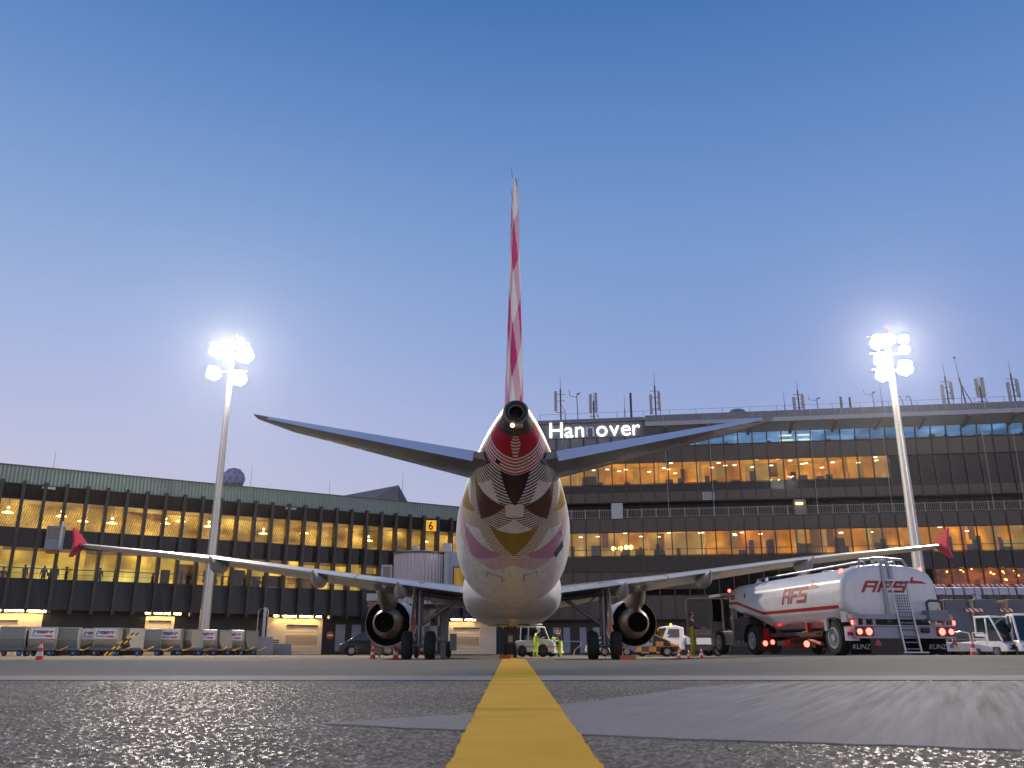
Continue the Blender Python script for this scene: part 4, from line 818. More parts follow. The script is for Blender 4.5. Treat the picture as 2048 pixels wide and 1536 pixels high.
b = MB(); b.box(3.0, X1, -.3, 24, 24.68, 24.73); b.build('roof', ROOFM, TR)
# windows of four floors
def wins(z0, z1, lo, hi, g, y0=.06, tilt=0.0):
    b = MB(); w = BAY / 2 - .055
    b.add([(-w, y0, z0), (w, y0, z0), (w, y0 - tilt, z1), (-w, y0 - tilt, z1), (-w, y0 + .02, z0), (w, y0 + .02, z0), (w, y0 + .02 - tilt, z1), (-w, y0 + .02 - tilt, z1)], [(0, 1, 2, 3), (5, 4, 7, 6), (0, 4, 5, 1), (3, 2, 6, 7), (0, 3, 7, 4), (1, 5, 6, 2)], 0)
    b.box(-w, w, y0 - .03, y0 + .05, z0, z0 + .06, 1)
    o = None
    for x in xs:
        if x + BAY / 2 < lo or x + BAY / 2 > hi: continue
        if o is None: o = b.build('window', [g, BLACK], TR); o.location = (x + BAY / 2, 0, 0)
        else: copypart(o, TR, (x + BAY / 2, 0, 0))
wins(21.78, 22.92, XS + 1.0, 57, GLASSB, 0, .26); wins(17.65, 19.95, 1.0, xe, GLASS); wins(9.98, 12.45, 1.0, 57.5, GLASS); wins(6.6, 8.25, tr(1866, 7), 57.5, GLASS)
b = MB(); b.box(XS, X1, 3.4, 3.5, 21.8, 23.1, 0); b.box(XS, X1, .2, 3.5, 23.05, 23.15, 1); b.box(XS, X1, .1, 3.5, 21.8, 21.88, 2)
for x in xs:
    if x > XS and rg.random() < .7: b.box(x + .3, x + rg.uniform(.5, 1.0), 1.2, 1.6, 21.9, 21.9 + rg.uniform(.25, .5), 2)
for u in (1575, 1612): b.box(tr(u - 14, 23), tr(u + 10, 23), .8, 1.1, 22.7, 22.82, 3); b.box(tr(u - 12, 23), tr(u + 14, 23), 1.3, 1.6, 22.3, 22.4, 3)
b.build('top_floor_room', [R_BLUE, R_BLUE, DGREY, PENDW], TR, smooth=0)
def floor_rooms(z0, z1, lo, hi, name, seed, depth=5.0, dimp=.3):
    rg = random.Random(seed); b = MB(); b.box(lo, hi, .3, depth, z1 + .35, z1 + .45, 4); b.box(lo, hi, .25, depth, z0 - .25, z0 - .15, 5); x = lo; k = 0
    while x < hi:
        n = rg.choice([2, 3, 3, 4]); e = min(hi, x + n * BAY); i = 1 if rg.random() < dimp else rg.choice([0, 0, 2, 3]); d = depth - rg.uniform(0, 2.4)
        b.box(x, e, d, d + .1, z0 - .2, z1 + .4, i); b.box(e - .06, e + .06, .5, d, z0 - .2, z1 + .4, rg.choice([0, 2, 3]))
        for q in range(rg.choice([3, 4, 5])):
            a = rg.uniform(x, max(x + .1, e - 1)); ww = rg.uniform(.4, 1.1); t = rg.random()
            if t < .4: b.box(a, a + ww, d - .15, d - .05, z0 - .2, z0 + rg.uniform(1.2, 1.9), 6)
            elif t < .7: b.box(a, a + ww, d - .6, d - .3, z0 + rg.uniform(.9, 1.4), z1 + .3, rg.choice([0, 3, 1]))
            else: b.box(a, a + ww, 1.5, 2.2, z0 - .2, z0 + rg.uniform(.5, .9), 7)
        if i != 1:
            for q in range(int((e - x) / 1.1)):
                lx, ly = rg.uniform(x + .2, e - .2), rg.uniform(1.0, d - .4); b.lathe((lx, ly, z1 + rg.choice([.33, .33, .1, -.2])), (0, 0, -1), [(0, .22), (.05, .22)], 12, 8)
        x = e
    b.build(name, R_O + [R_OC, BROWN, DGREY, BROWN2, PENDW], TR, smooth=0)
floor_rooms(17.65, 19.95, 1.0, xe, 'office_floor', 11, 6.0, .05); floor_rooms(9.98, 12.45, 1.0, 57.5, 'office_floor', 23, 4.5, .42)
b = MB(); a0, a1 = tr(1862, 7), 57.5; b.box(a0, a1, 4, 4.1, 6.2, 8.6, 0); b.box(a0, a1, .3, 4, 8.55, 8.6, 1); b.box(a0, a1, .3, 4, 6.3, 6.4, 2)
for k in range(34): b.ball((rg.uniform(a0, a1), rg.uniform(.8, 3.6), rg.uniform(7.2, 8.3)), rg.uniform(.05, .11), 8, 6, 3)
b.build('bar_room', [R_BAR, R_DARKROOM, BROWN, mat('lit_bar_lamp', C(255, 220, 150), .4, noise=0, emit=C(255, 170, 70), es=7)], TR, smooth=0)
for u, z in ((1240, 11.0), (1252, 11.1), (1261, 11.1), (1226, 11.0)):
    x = tr(u, z); b = MB(); b.ball((x, 2.0, z), .26, 14, 10); b.tube((x, 2.0, z + .25), (x, 2.0, 12.4), .015, n=6, mi=1); b.build('globe_lamp', [PEND, BLACK], TR, smooth=60)
b = MB(); b.box(X0, X1, .5, .55, 10.65, 10.72); b.build('handrail', BLACK, TR)
for u in (1111, 1132, 1165, 1192): b = MB(); x = tr(u, 1.5); b.box(x - .35, x + .35, 1.04, 1.1, .1, 2.7); b.build('glass_door', mat('door_glass', C(134, 142, 156), .12, noise=.15), TR)
b = MB(); b.box(tr(1315, 2), tr(1340, 2), 1.02, 1.1, .1, 2.6, 0); b.build('lit_doorway', [R_O[0]], TR)
# rooftop clutter: Hannover sign
HS = thing('terminal_name_sign', 'large white illuminated letters on the corrugated parapet, one letter dark', 'sign', (OR_[0] + DR[0] * tr(1100, 24), OR_[1] + DR[1] * tr(1100, 24), 23.12), AR)
LET = mat('lit_white_letter', C(255, 255, 250), .4, noise=0, emit=(1, .97, .9, 1), es=2.2); LETD = mat('unlit_letter', C(196, 200, 220), .4, noise=.05)
adv = []; xcur = 0.0; target = tr(1280, 24) - tr(1100, 24)
meshes = [textmesh(ch, 2.5, .07, bold=.0) for ch in 'Hannover']
wid = []
for me in meshes:
    q = [v.co.x for v in me.vertices]; wid.append((min(q), max(q)))
gap = (target - sum(w[1] - w[0] for w in wid)) / 7
for k, (ch, me, w) in enumerate(zip('Hannover', meshes, wid)):
    me.transform(Matrix.Translation((-w[0], 0, 0))); me.transform(Matrix(((1, 0, 0, 0), (0, 0, -1, 0), (0, 1, 0, 0), (0, 0, 0, 1)))); me.materials.append(LETD if k == 4 - 1 else LET)
    o = bpy.data.objects.new('letter', me); col.objects.link(o); o.parent = HS; o.location = (xcur, -.28, 0); xcur += w[1] - w[0] + gap
# antennas and small roof kit
ANT = mat('antenna_steel', C(62, 60, 66), .55, noise=.15); PANEL = mat('antenna_panel', C(150, 146, 146), .5, noise=.08)
def rooft(u, zb=24.9): t = tr(u, zb); return OR_[0] + DR[0] * t - DR[1] * 1.2, OR_[1] + DR[1] * t + DR[0] * 1.2
def antenna(u, vtop, kind, label, base=24.7):
    x, y = rooft(u); p = at(u, vtop, y); h = p.z - base
    A = thing('roof_antenna', label, 'antenna', (x, y, base), AR, 'antennas on the terminal roof'); b = MB()
    if kind == 'whip':
        b.tube((0, 0, 0), (0, 0, h * .5), .05, n=8); b.tube((0, 0, h * .5), (0, 0, h), .03, .012, 6); b.obox((0, 0, .2), (.4, .4, .4))
    elif kind == 'post': b.tube((0, 0, 0), (0, 0, h), .13, n=10); b.obox((0, 0, .1), (.5, .3, .2))
    elif kind == 'vane':
        b.tube((0, 0, 0), (-.1, 0, h), .045, n=8); b.path([(-.1, 0, h * .9), (-.9, 0, h * .95), (-.95, 0, h * 1.15)], .03, 6); b.ball((.1, 0, h), .12, 8, 6); b.tube((-.1, 0, h), (.35, 0, h * 1.05), .03)
    elif kind == 'hook':
        for d in (-.45, .45): b.path([(d, 0, 0), (d - .1, 0, h * .8), (d - .25, 0, h), (d - .5, 0, h * .97), (d - .55, 0, h * .8)], .05, 8)
    elif kind == 'brace':
        b.tube((0, 0, 0), (-.35, 0, h * .62), .08, n=8); b.tube((-.35, 0, h * .62), (-.5, 0, h), .035, .02, 6); b.tube((1.1, .4, 0), (-.25, 0, h * .5), .05); b.tube((-.4, .6, 0), (-.25, 0, h * .5), .04); b.ball((-.5, 0, h), .12, 8, 6)
    else:
        b.tube((0, 0, 0), (0, 0, h * .72), .085, n=10); b.tube((0, 0, h * .7), (0, 0, h), .035, .012, 6)
        for z in (.28, .5, .62): b.tube((-.55, 0, h * z), (.5, 0, h * z), .03, n=6)
        b.path([(.5, 0, 0), (.5, 0, h * .3), (.1, 0, h * .42)], .03, 6)
    b.build('mast', ANT, A)
    if kind in ('panels', 'twin', 'tall'):
        pp = {'panels': [(-.55, .30, .68)], 'twin': [(-.33, .38, .92), (.28, .40, .95)], 'tall': [(-.5, .18, .55), (.42, .25, .6)]}[kind]
        for dx, z0, z1 in pp: q = MB(); q.obox((dx, -.1, h * (z0 + z1) / 2), (.32, .2, h * (z1 - z0))); q.build('panel', PANEL, A, bevel=.03)
for a in [(1120, 750, 'panels', 'antenna mast with one long pale panel at the corner above the sign H'), (1155, 788, 'vane', 'small crooked aerial between the first two antenna masts'), (1187, 783, 'twin', 'pair of pale antenna panels on one post above the sign'),
          (1250, 788, 'whip', 'thin whip aerial with box foot above the end of the name sign'), (1263, 786, 'post', 'stout dark lattice post beside the whip above the name sign'), (1313, 743, 'tall', 'tall antenna mast with two panels and stay past the end of the name sign'),
          (1575, 782, 'whip', 'thin whip aerial over the tip of the tailplane'), (1604, 760, 'tall', 'antenna mast with two small panels beyond the tailplane tip'), (1643, 797, 'vane', 'small red and white wind sensor on the roof'), (1690, 794, 'post', 'short thick post, nearer the wind sensor of two'), (1708, 795, 'post', 'short slim post between the thick post and the weather arm'),
          (1757, 785, 'vane', 'weather vane arm just before the floodlight mast'), (1773, 770, 'whip', 'whip aerial half behind the floodlight mast'), (1825, 792, 'hook', 'twin hooked pipes just past the floodlight mast'), (1908, 725, 'tall', 'tall leaning antenna cluster past the hooked pipes'),
          (1944, 715, 'brace', 'tall braced aerial with a ball tip'), (1976, 752, 'twin', 'antenna pair with pale panels beside the braced aerial'), (2043, 720, 'tall', 'tall antenna mast at the very end of the roof')]: antenna(*a)
x, y = rooft(1478); VB = thing('roof_vent', 'grey octagonal vent hood on the terminal roof', 'vent', (x, y, 24.7), AR)
b = MB(); b.loft([[Vector((w * math.cos(a), w * math.sin(a), z)) for a in [math.pi / 8 + math.pi / 4 * k for k in range(8)]] for z, w in ((0, .7), (.35, .75), (.8, 1.05), (1.2, .7))]); b.build('hood', CORR, VB, smooth=0)
b = MB()
for x in np.arange(3.2, X1, 2.9): b.tube((x, .2, 24.7), (x, .2, 26.0), .02, n=6)
b.tube((3.2, .2, 25.95), (X1, .2, 25.95), .014, n=6); b.build('roof_safety_line', ANT, TR)
for u in (1325, 1413, 1612, 1755, 1950, 2010): b = MB(); t = tr(u, 24.5); b.path([(t, -2.63, 24.6), (t, -2.65, 23.4), (t + .15, -.5, 22.7), (t + .15, -.25, 14)], .022, 6); b.build('lightning_conductor', STEEL, TR)
# ------------------------------------------------------------------ boarding bridge
XB = xat(839, 48.5, 4.2)
JB = thing('boarding_bridge', 'grey corrugated boarding bridge head beside the airliner nose with a golden lit window', 'boarding bridge', (XB, 48.5, 0))
CORRL = mat('bridge_corrugated_sheet', C(168, 160, 164), .42, metal=.35, noise=.1, nscale=1.2, streak=(1, 1, .1))
BGREY = mat('bridge_grey_paint', C(140, 146, 162), .5, noise=.08)
b = MB(); n = 84; rr = [1.42 if (k // 2) % 2 else 1.46 for k in range(n * 2)]
ring = lambda z: [Vector((r * math.cos(math.pi * k / n), r * math.sin(math.pi * k / n), z)) for k, r in enumerate(rr)]
b.loft([ring(2.78), ring(5.5)]); b.build('rotunda', CORRL, JB, smooth=0)
b = MB(); b.lathe((0, 0, 5.5), (0, 0, 1), [(0, 1.5), (.1, 1.5), (.16, 1.2), (.2, .05)], 40); b.build('rotunda_rim', DGREY, JB); b = MB(); b.lathe((0, 0, 2.6), (0, 0, 1), [(0, 1.3), (.18, 1.5)], 40); b.build('rotunda_rim', DGREY, JB)
b = MB(); b.box(1.75, 3.0, -.9, 1.4, 2.7, 5.6); b.box(1.40, 1.75, -.7, -.45, 2.8, 5.6, 1); b.box(1.35, 1.8, -.75, -.4, 5.6, 6.1, 1); b.box(2.4, 2.9, -.7, 1.2, 5.6, 5.95)
b.build('cabin', [BGREY, LGREY], JB, bevel=.03); b = MB(); b.box(-.42, -.1, -.2, .1, 5.6, 6.0); b.build('roof_post', LGREY, JB, bevel=.02)
b = MB(); b.box(1.98, 2.5, -.93, -.895, 3.35, 4.75); o = b.build('lit_window', room_mat('bridge_lamp_light', C(190, 140, 30), C(240, 190, 70), .8, (3, 3, .5)), JB)
b = MB(); b.box(1.92, 2.56, -.915, -.9, 3.29, 4.81); b.build('window_frame', BLACK, JB)
b = MB(); b.box(-2.1, -1.5, -.35, -.25, 4.05, 4.95); b.build('side_door_frame', LGREY, JB); b = MB(); b.box(-2.0, -1.6, -.37, -.35, 4.1, 4.85); b.build('side_door_glass', DARKGL, JB)
b = MB(); b.obox((-2.0, 17, 4.2), (2.6, 33, 2.6), Matrix.Rotation(R(6.5), 3, 'Z')); b.build('tunnel', CORRL, JB)
b = MB(); b.box(1.15, 1.55, 1.4, 1.8, .0, 2.6); b.box(-.6, 1.5, 1.2, 2.0, .9, 1.15); b.box(.2, .5, 1.4, 1.8, .3, 2.6); b.box(1.75, 2.1, .4, .8, .4, 1.3); b.build('lift_column', GREY, JB, bevel=.03)
b = MB()
for x in (-.2, 1.6): tyre(b, (x, 1.6, .45), .45, .3)
b.build('drive_wheels', RUBBER, JB)
for k, (x0, x1) in enumerate(((.2, .55), (1.0, 1.1))):
    b = MB(); b.box(x0, x1, 1.0, 1.1, 1.7, 2.6); b.build('cable_duct', LGREY, JB)
xs_ = xat(750, 49.5, 2)
ST = thing('bridge_stair_housing', 'tall narrow brown stair housing with white top box behind the outer engine', 'stair housing', (xs_, 49.5, 0), R(-8))
BST = mat('tan_stair_panels', C(128, 98, 78), .55, noise=.12)
b = MB()
for k in range(8): b.obox((.04 * k, 0, 2.85 - .35 * k), (.72 - .02 * k, .8, .33), Matrix.Rotation(R(4), 3, 'Y'))
b.build('panels', BST, ST, bevel=.015); b = MB(); b.box(-.42, .4, -.45, .45, 3.05, 3.45); b.build('top_box', LGREY, ST, bevel=.02); b = MB(); b.tube((.45, -.3, 0), (.42, -.3, 3.4), .05); b.tube((-.1, .3, 0), (-.3, .3, 3.0), .04); b.build('post', BGREY, ST)

# ------------------------------------------------------------------ cargo containers on dollies
def container(label, grey=False, lab=True):
    K = thing('cargo_container', label, 'cargo container', (0, 0, 0), 0, 'cargo containers on dollies'); b = MB()
    prof = [(-.42, 0), (.70, 0), (.70, 1.42), (-.74, 1.42), (-.74, .62)]
    b.prism(prof, lambda y, z: Vector((-.86, y, z)), lambda y, z: Vector((.86, y, z)), 1 if grey else 0)
    o = b.build('shell', [ALU, mat('container_curtain', C(116, 124, 122), .75, noise=.12, bump=.4, bscale=3)], K, smooth=0, bevel=.012)
    b = MB()
    for x in (-.86, .86):
        for (y0, z0), (y1, z1) in zip(prof, prof[1:] + prof[:1]): b.tube((x, y0, z0), (x, y1, z1), .028, n=6)
    for (y, z) in prof: b.tube((-.86, y, z), (.86, y, z), .026, n=6)
    b.build('frame', STEEL, K)
    if grey:
        b = MB(); b.obox((0, -.745, 1.05), (1.4, .02, .6)); b.build('door_curtain', MATS['container_curtain'], K)
    if lab:
        b = MB(); b.box(-.74, .74, -.755, -.744, .68, 1.36); S = b.build('label_panel', mat('container_label', C(206, 204, 214), .5, noise=.06), K)
        textobj('lettering', 'jettainer', .36, mat('label_black', C(34, 28, 36), .5, noise=0), S, (-.62, -.765, 1.02), (1, 0, 0), (0, 0, 1), shear=.25, bold=.012, extrude=.003)
        b = MB(); b.obox((.64, -.762, 1.14), (.07, .01, .09)); b.obox((.42, -.762, .82), (.46, .01, .12)); b.build('label_mark', mat('label_red', C(190, 50, 60), .5, noise=0), S)
        b = MB()
        for k in range(9): b.obox((-.6 + .1 * k, -.762, .84), (.06, .01, .10))
        b.build('small_print', mat('label_violet', C(120, 104, 130), .5, noise=0), S)
    return K
def dolly(label, blue=True):
    D = thing('baggage_dolly', label, 'dolly', (0, 0, 0), 0, 'dollies carrying the cargo containers'); b = MB()
    b.box(-1.0, 1.0, -.8, .8, .44, .52); b.box(-1.0, 1.0, -.83, -.77, .4, .58); b.box(-1.0, 1.0, .77, .83, .4, .58); b.box(-.9, .9, -.1, .1, .3, .44)
    for k in range(7): b.tube((-.85 + .28 * k, -.75, .52), (-.85 + .28 * k, .75, .52), .03, n=8)
    b.build('deck', mat('dolly_steel', C(92, 92, 104), .5, metal=.3, noise=.2), D); b = MB(); b.path([(1.0, 0, .4), (1.3, 0, .4), (1.75, 0, .62), (1.8, .1, .66)], .035, 8); b.build('drawbar', YELL, D)
    for x in (-.75, .75):
        for y in (-.68, .68):
            b = MB(); b.lathe((x, y - .06, .2), (0, 1, 0), [(0, .12), (.01, .19), (.06, .2), (.11, .19), (.12, .12)], 20); w = b.build('wheel', RUBBER, D)
            b = MB(); b.lathe((x, y - .075, .2), (0, 1, 0), [(0, .08), (.02, .13), (.13, .13), (.15, .08)], 16); b.build('rim', BLUE if (blue and x > 0) else GREY, w)
    return D
ang = R(31.5)
spec = [(27, 62.0, 1, 'grey curtained cargo container at the cut-off end of the row'), (86, 63.0, 2, 'white labelled container behind the big striped traffic cone'), (134, 64.3, 1, 'grey curtained cargo container just past the traffic cone'),
        (185, 67.5, 2, 'half hidden labelled container behind the tallest labelled one'), (216, 65.3, 0, 'tallest labelled silver container with yellow and black bar before it'), (261, 66.6, 3, 'bare aluminium container next to the tallest labelled one'), (300, 68.0, 1, 'grey curtained cargo container in front of the lit door 50'),
        (341, 69.3, 0, 'labelled silver cargo container right of the lit door 50'), (383, 70.6, 3, 'bare aluminium cargo container just before the foot of the floodlight mast'), (413, 71.6, 0, 'labelled silver cargo container at the foot of the floodlight mast'),
        (441, 72.6, 3, 'bare aluminium cargo container between the last two labelled ones'), (468, 73.6, 0, 'last labelled silver cargo container of the row'), (492, 74.6, 3, 'bare aluminium cargo container at the open end of the row')]
srcs = {0: container('x'), 1: container('x', True, False), 2: container('x', False, True), 3: container('x', False, False)}
used = set(); ds = None
for u, D_, k, lab in spec:
    x = xat(u, D_, 1.0); o = srcs[k] if k not in used else dup(srcs[k], (0, 0, 0)); used.add(k)
    o.location = (x, D_, .53); o.rotation_euler = (0, 0, ang + R({0: -24, 1: -14, 2: -10, 3: -58}[k] + rng.uniform(-4, 4))); o['label'] = lab
    if k == 3: o.scale = (.72, 1, 1)
    if k == 1: o.scale = (.92, 1, 1)
    if ds is None: ds = dolly('x'); d = ds
    else: d = dup(ds, (0, 0, 0))
    d.location = (x, D_, 0); d.rotation_euler = (0, 0, ang - R(20)); d['label'] = 'dolly under the ' + lab.split(' cargo container')[0].split(' container')[0] + ' container, ' + lab.split('container ', 1)[1].split(',')[0]
    d.scale = (.92, .95, 1)
x = xat(226, 61.5); TB = thing('tow_bar', 'yellow and black striped tow bar leaning on the tallest labelled container', 'tow bar', (x, 62.8, 0), ang)
b = MB()
for q in (-.16, .16):
    for k in range(8): b.tube((q - .9 + .22 * k, 0, .08 + .19 * k), (q - .9 + .22 * (k + 1), 0, .08 + .19 * (k + 1)), .05, n=8, mi=k % 2)
b.build('striped_bar', [YELL, BLACK], TB)
# low concrete barriers by the gate
for (u0, u1, D_, h, lab) in ((500, 545, 76, 1.5, 'tall pale concrete block just past the last container'), (545, 582, 78, .95, 'low sloping concrete barrier before the cream roller gate')):
    xa, xb = xat(u0, D_), xat(u1, D_); B_ = thing('concrete_barrier', lab, 'barrier', ((xa + xb) / 2, D_, 0), ang * .6, 'concrete barriers by the gate'); w = (xb - xa) / 2 * 1.05
    b = MB(); b.prism([(-w, 0), (w, 0), (w * .97, h * .4), (w * .85, h), (-w * .85, h), (-w * .97, h * .4)], lambda x_, z: Vector((x_, -.3, z)), lambda x_, z: Vector((x_, .3, z))); b.build('block', mat('barrier_concrete', C(138, 140, 144), .8, noise=.2, nscale=2), B_, bevel=.03)
x = xat(523, 77, 2); GP = thing('guard_frame', 'tall rounded tubular guard frame with glass tube beside the cream gate', 'guard frame', (x, 77, 0), ang)
b = MB(); b.path([(-.4, 0, 1.4), (-.4, 0, 3.6), (-.25, 0, 3.85), (.3, 0, 3.95), (.45, 0, 3.7), (.45, 0, 1.4), (-.4, 0, 1.4)], .04, 8); b.build('frame', STEEL, GP); b = MB(); b.box(.05, .3, -.06, .06, 0, 4.0); b.build('pipe', LGREY, GP, bevel=.03)

# ------------------------------------------------------------------ traffic cones
def cone(label):
    K = thing('traffic_cone', label, 'traffic cone', (0, 0, 0), 0, 'traffic cones on the apron'); b = MB(); H = .75
    rr = lambda z: .155 * (1 - z / H) + .028 * (z / H) + .0
    zs = [.03, .2, .36, .5, .62, H]
    for k in range(5): b.lathe((0, 0, 0), (0, 0, 1), [(zs[k], rr(zs[k])), (zs[k + 1], rr(zs[k + 1]))], 20, k % 2, (False, k == 4))
    b.build('cone_body', [ORANGE, REFL], K, smooth=30); b = MB(); b.box(-.22, .22, -.22, .22, 0, .035); b.build('base', ORANGE, K, bevel=.01); return K
c0_ = cone('x'); first = True
for u, D_, s, lab in ((82, 33, 1.0, 'large red and white traffic cone before the cargo containers'), (746, 44, .95, 'traffic cone in front of the black minivan, outside the engine'), (792, 42.5, 1.0, 'traffic cone between the engine and the main wheels under the wing'),
                      (1242, 43, .95, 'traffic cone before the rear wheel of the checkered car'), (1357, 47, .62, 'small traffic cone just ahead of the checkered car bumper'), (1377, 47, .6, 'small traffic cone, the middle one of three near the worker in yellow trousers'),
                      (1402, 46, .68, 'small traffic cone behind the heels of the worker in yellow trousers'), (1946, 36.5, 1.0, 'red and white traffic cone at the back of the fuel truck near the blue-nosed tractor')):
    x = xat(u, D_); o = c0_ if first else dup(c0_, (0, 0, 0)); first = False; o.location = (x, D_, gz(x, D_)); o['label'] = lab; o.scale = (s,) * 3; o.rotation_euler = (0, 0, rng.uniform(0, 1.5))
# wheel chocks
CH = mat('chock_orange', C(196, 104, 40), .6, noise=.15); cf = None
for (x, y, lab) in ((-.35, 46.6, 'orange wheel chock behind the nose wheels'), (4.6, 35.4, 'orange wheel chock behind the main wheels nearer the checkered car')):
    if cf is None:
        b = MB(); b.prism([(-.14, 0), (.14, 0), (.05, .17), (-.05, .17)], lambda y_, z: Vector((-.32, y_, z)), lambda y_, z: Vector((.32, y_, z))); cf = b.build('wheel_chock', CH, bevel=.01); o = cf
    else: o = cf.copy(); col.objects.link(o)
    tag(o, lab, 'wheel chock', 'wheel chocks'); o.location = (x, y, gz(x, y))

# ------------------------------------------------------------------ vehicles (local: x forward, y to the left, z up)
def wheel(par, x, y, r, w=.2, rimm=None, rr=.62, sp=7):
    b = MB(); b.lathe((x, y - w / 2, r), (0, 1, 0), [(0, r * .6), (.01, r * .86), (w * .2, r * .98), (w * .5, r), (w * .8, r * .98), (w - .01, r * .86), (w, r * .6)], 26, cap=(False, False)); t = b.build('wheel', RUBBER, par, smooth=40)
    b = MB(); s = 1 if y > 0 else -1; y0 = y + s * w / 2
    b.lathe((x, y0 - s * .03, r), (0, s, 0), [(0, r * rr), (.025, r * rr), (.03, r * rr * .88), (0, r * rr * .8), (.0, r * .2), (.04, r * .18), (.04, .001)], 22)
    for k in range(sp):
        a = 2 * math.pi * k / 7; b.obox((x + math.cos(a) * r * rr * .5, y0 + s * .0, r + math.sin(a) * r * rr * .5), (r * rr * .7, .03, r * .12), Matrix.Rotation(-a, 3, 'Y'))
    b.build('rim', rimm or STEEL, t, smooth=30); return t
def prismx(b, poly, w, mi=0, w1=None, zt=None):
    """side profile (x,z) widened across y; above zt the half width shrinks to w1"""
    def wf(z):
        if w1 is None or z <= zt[0]: return w
        return w + (w1 - w) * min(1, (z - zt[0]) / (zt[1] - zt[0]))
    b.prism(poly, lambda x, z: Vector((x, -wf(z), z)), lambda x, z: Vector((x, wf(z), z)), mi)
def lamp(par, name, x, y, z, sx_, sy, sz, m):
    b = MB(); b.obox((x, y, z), (sx_, sy, sz)); return b.build(name, m, par, bevel=.015)
def car(name, label, cat, loc, rz, body, glass_m=DARKGL, L=4.4, H=1.55, W=1.78, van=False, hlamp=None, trim=BLACK, roofm=None):
    K = thing(name, label, cat, loc, rz); s = L / 4.4; h = H / 1.5; hw = W / 2; b = MB()
    lo = [(-2.18, .32), (-2.2, .62), (-2.12, .95), (-1.0, .98), (.95, .97), (1.75, .86), (2.1, .72), (2.2, .5), (2.18, .25), (1.78, .2), (1.72, .45), (1.55, .6), (1.3, .64), (1.05, .6), (.88, .45), (.83, .2), (-.85, .2), (-.9, .45), (-1.07, .6), (-1.32, .64), (-1.57, .6), (-1.74, .45), (-1.8, .22)]
    up = [(-2.1, .93), (-1.95, 1.38), (-1.6, 1.49), (.0, 1.5), (.45, 1.38), (1.15, .94)] if not van else [(-2.16, .93), (-2.08, 1.42), (-1.8, 1.5), (.35, 1.5), (.8, 1.4), (1.6, .92)]
    lo = [(x * s, z * h) for x, z in lo]; up = [(x * s, z * h) for x, z in up]
    prismx(b, lo, hw, 0, hw * .97, (.7 * h, 1.0 * h)); b.build('body', body, K, bevel=.045, seg=2)
    b = MB(); gl = [(x, z) for x, z in up]; prismx(b, gl, hw * .93, 0, hw * .78, (.93 * h, 1.5 * h)); b.build('glasshouse', glass_m, K, bevel=.03)
    b = MB(); rx0, rx1 = up[2][0] - .05, up[3][0] + .05; b.box(rx0, rx1, -hw * .78, hw * .78, 1.48 * h, 1.525 * h)
    for xx in (up[1][0] * .97, -.55 * s, .3 * s):
        for sd in (-1, 1): b.obox((xx + .08, sd * hw * .865, 1.21 * h), (.07, .035, .62 * h), Matrix.Rotation(R(sd * 13), 3, 'X') @ Matrix.Rotation(R(6), 3, 'Y'))
    for sd in (-1, 1): b.tube((up[3][0], sd * hw * .77, 1.48 * h), (up[5][0] - .02, sd * hw * .92, .95 * h), .035, n=8)
    b.build('roof', roofm or body, K, bevel=.02)
    for x in (1.3 * s, -1.32 * s):
        for sd in (-1, 1): wheel(K, x, sd * (hw - .11), .32 * h, .2)
    for sd in (-1, 1):
        lamp(K, 'headlight', 2.02 * s, sd * hw * .74, .73 * h, .2, .34, .15, hlamp or CHROME); lamp(K, 'tail_lamp', -2.17 * s, sd * hw * .84, .8 * h, .06, .2, .26, RED)
        b = MB(); b.obox((.85 * s, sd * (hw + .07), 1.0 * h), (.1, .16, .12)); b.build('mirror', trim, K, bevel=.02)
    b = MB(); b.box(2.17 * s, 2.22 * s, -hw * .8, hw * .8, .25 * h, .42 * h); b.box(-2.22 * s, -2.17 * s, -hw * .8, hw * .8, .3 * h, .45 * h); b.build('bumper', trim, K); return K
CARBLACK = mat('black_car_paint', C(20, 22, 30), .18, noise=0, coat=1.0); CARWHITE = mat('white_car_paint', C(212, 212, 210), .25, noise=0, coat=.8)
x = xat(738, 69); car('minivan', 'black minivan parked by the brown wall behind the outer engine', 'van', (x, 69, 0), R(180 + 14), CARBLACK, L=4.7, H=1.72, W=1.88, van=True)
x = xat(1246, 62); car('parked_car', 'dark car with silver wheels half hidden behind the main wheels', 'car', (x, 62, 0), R(174), CARBLACK, L=4.3, H=1.5)
x = xat(1200, 73); car('compact_car', 'white compact car peeking out behind the inner main wheel', 'car', (x + .9, 73, 0), R(165), CARWHITE, L=4.0, H=1.62, van=True)
def checker():
    m = bpy.data.materials.new('yellow_black_checker'); m.use_nodes = True; nt = m.node_tree; p = nt.nodes['Principled BSDF']; t = node(nt, 'ShaderNodeTexCoord'); x = node(nt, 'ShaderNodeSeparateXYZ'); nt.links.new(t.outputs['Object'], x.inputs[0])
    a = mth(nt, 'FLOOR', mth(nt, 'DIVIDE', mth(nt, 'ADD', x.outputs[0], 20.1), .47)); c = mth(nt, 'FLOOR', mth(nt, 'DIVIDE', mth(nt, 'ADD', x.outputs[2], .02), .33)); f = mth(nt, 'MODULO', mth(nt, 'ADD', a, c), 2)
    nt.links.new(mixc(nt, f, C(224, 140, 14), C(24, 24, 30)), p.inputs['Base Color']); p.inputs['Roughness'].default_value = .35; p.inputs['Coat Weight'].default_value = .5; return m
x = xat(1293, 58.5); K = car('checkered_car', 'black and orange-yellow checkered follow-me car beside the engine', 'car', (x, 58.5, 0), R(-6), checker(), L=4.35, H=1.46, van=True, roofm=mat('orange_car_roof', C(224, 140, 14), .35, noise=0, coat=.5))
b = MB(); b.obox((-.0, -.905, .78), (.72, .02, .22)); b.build('name_plate', LGREY, K)
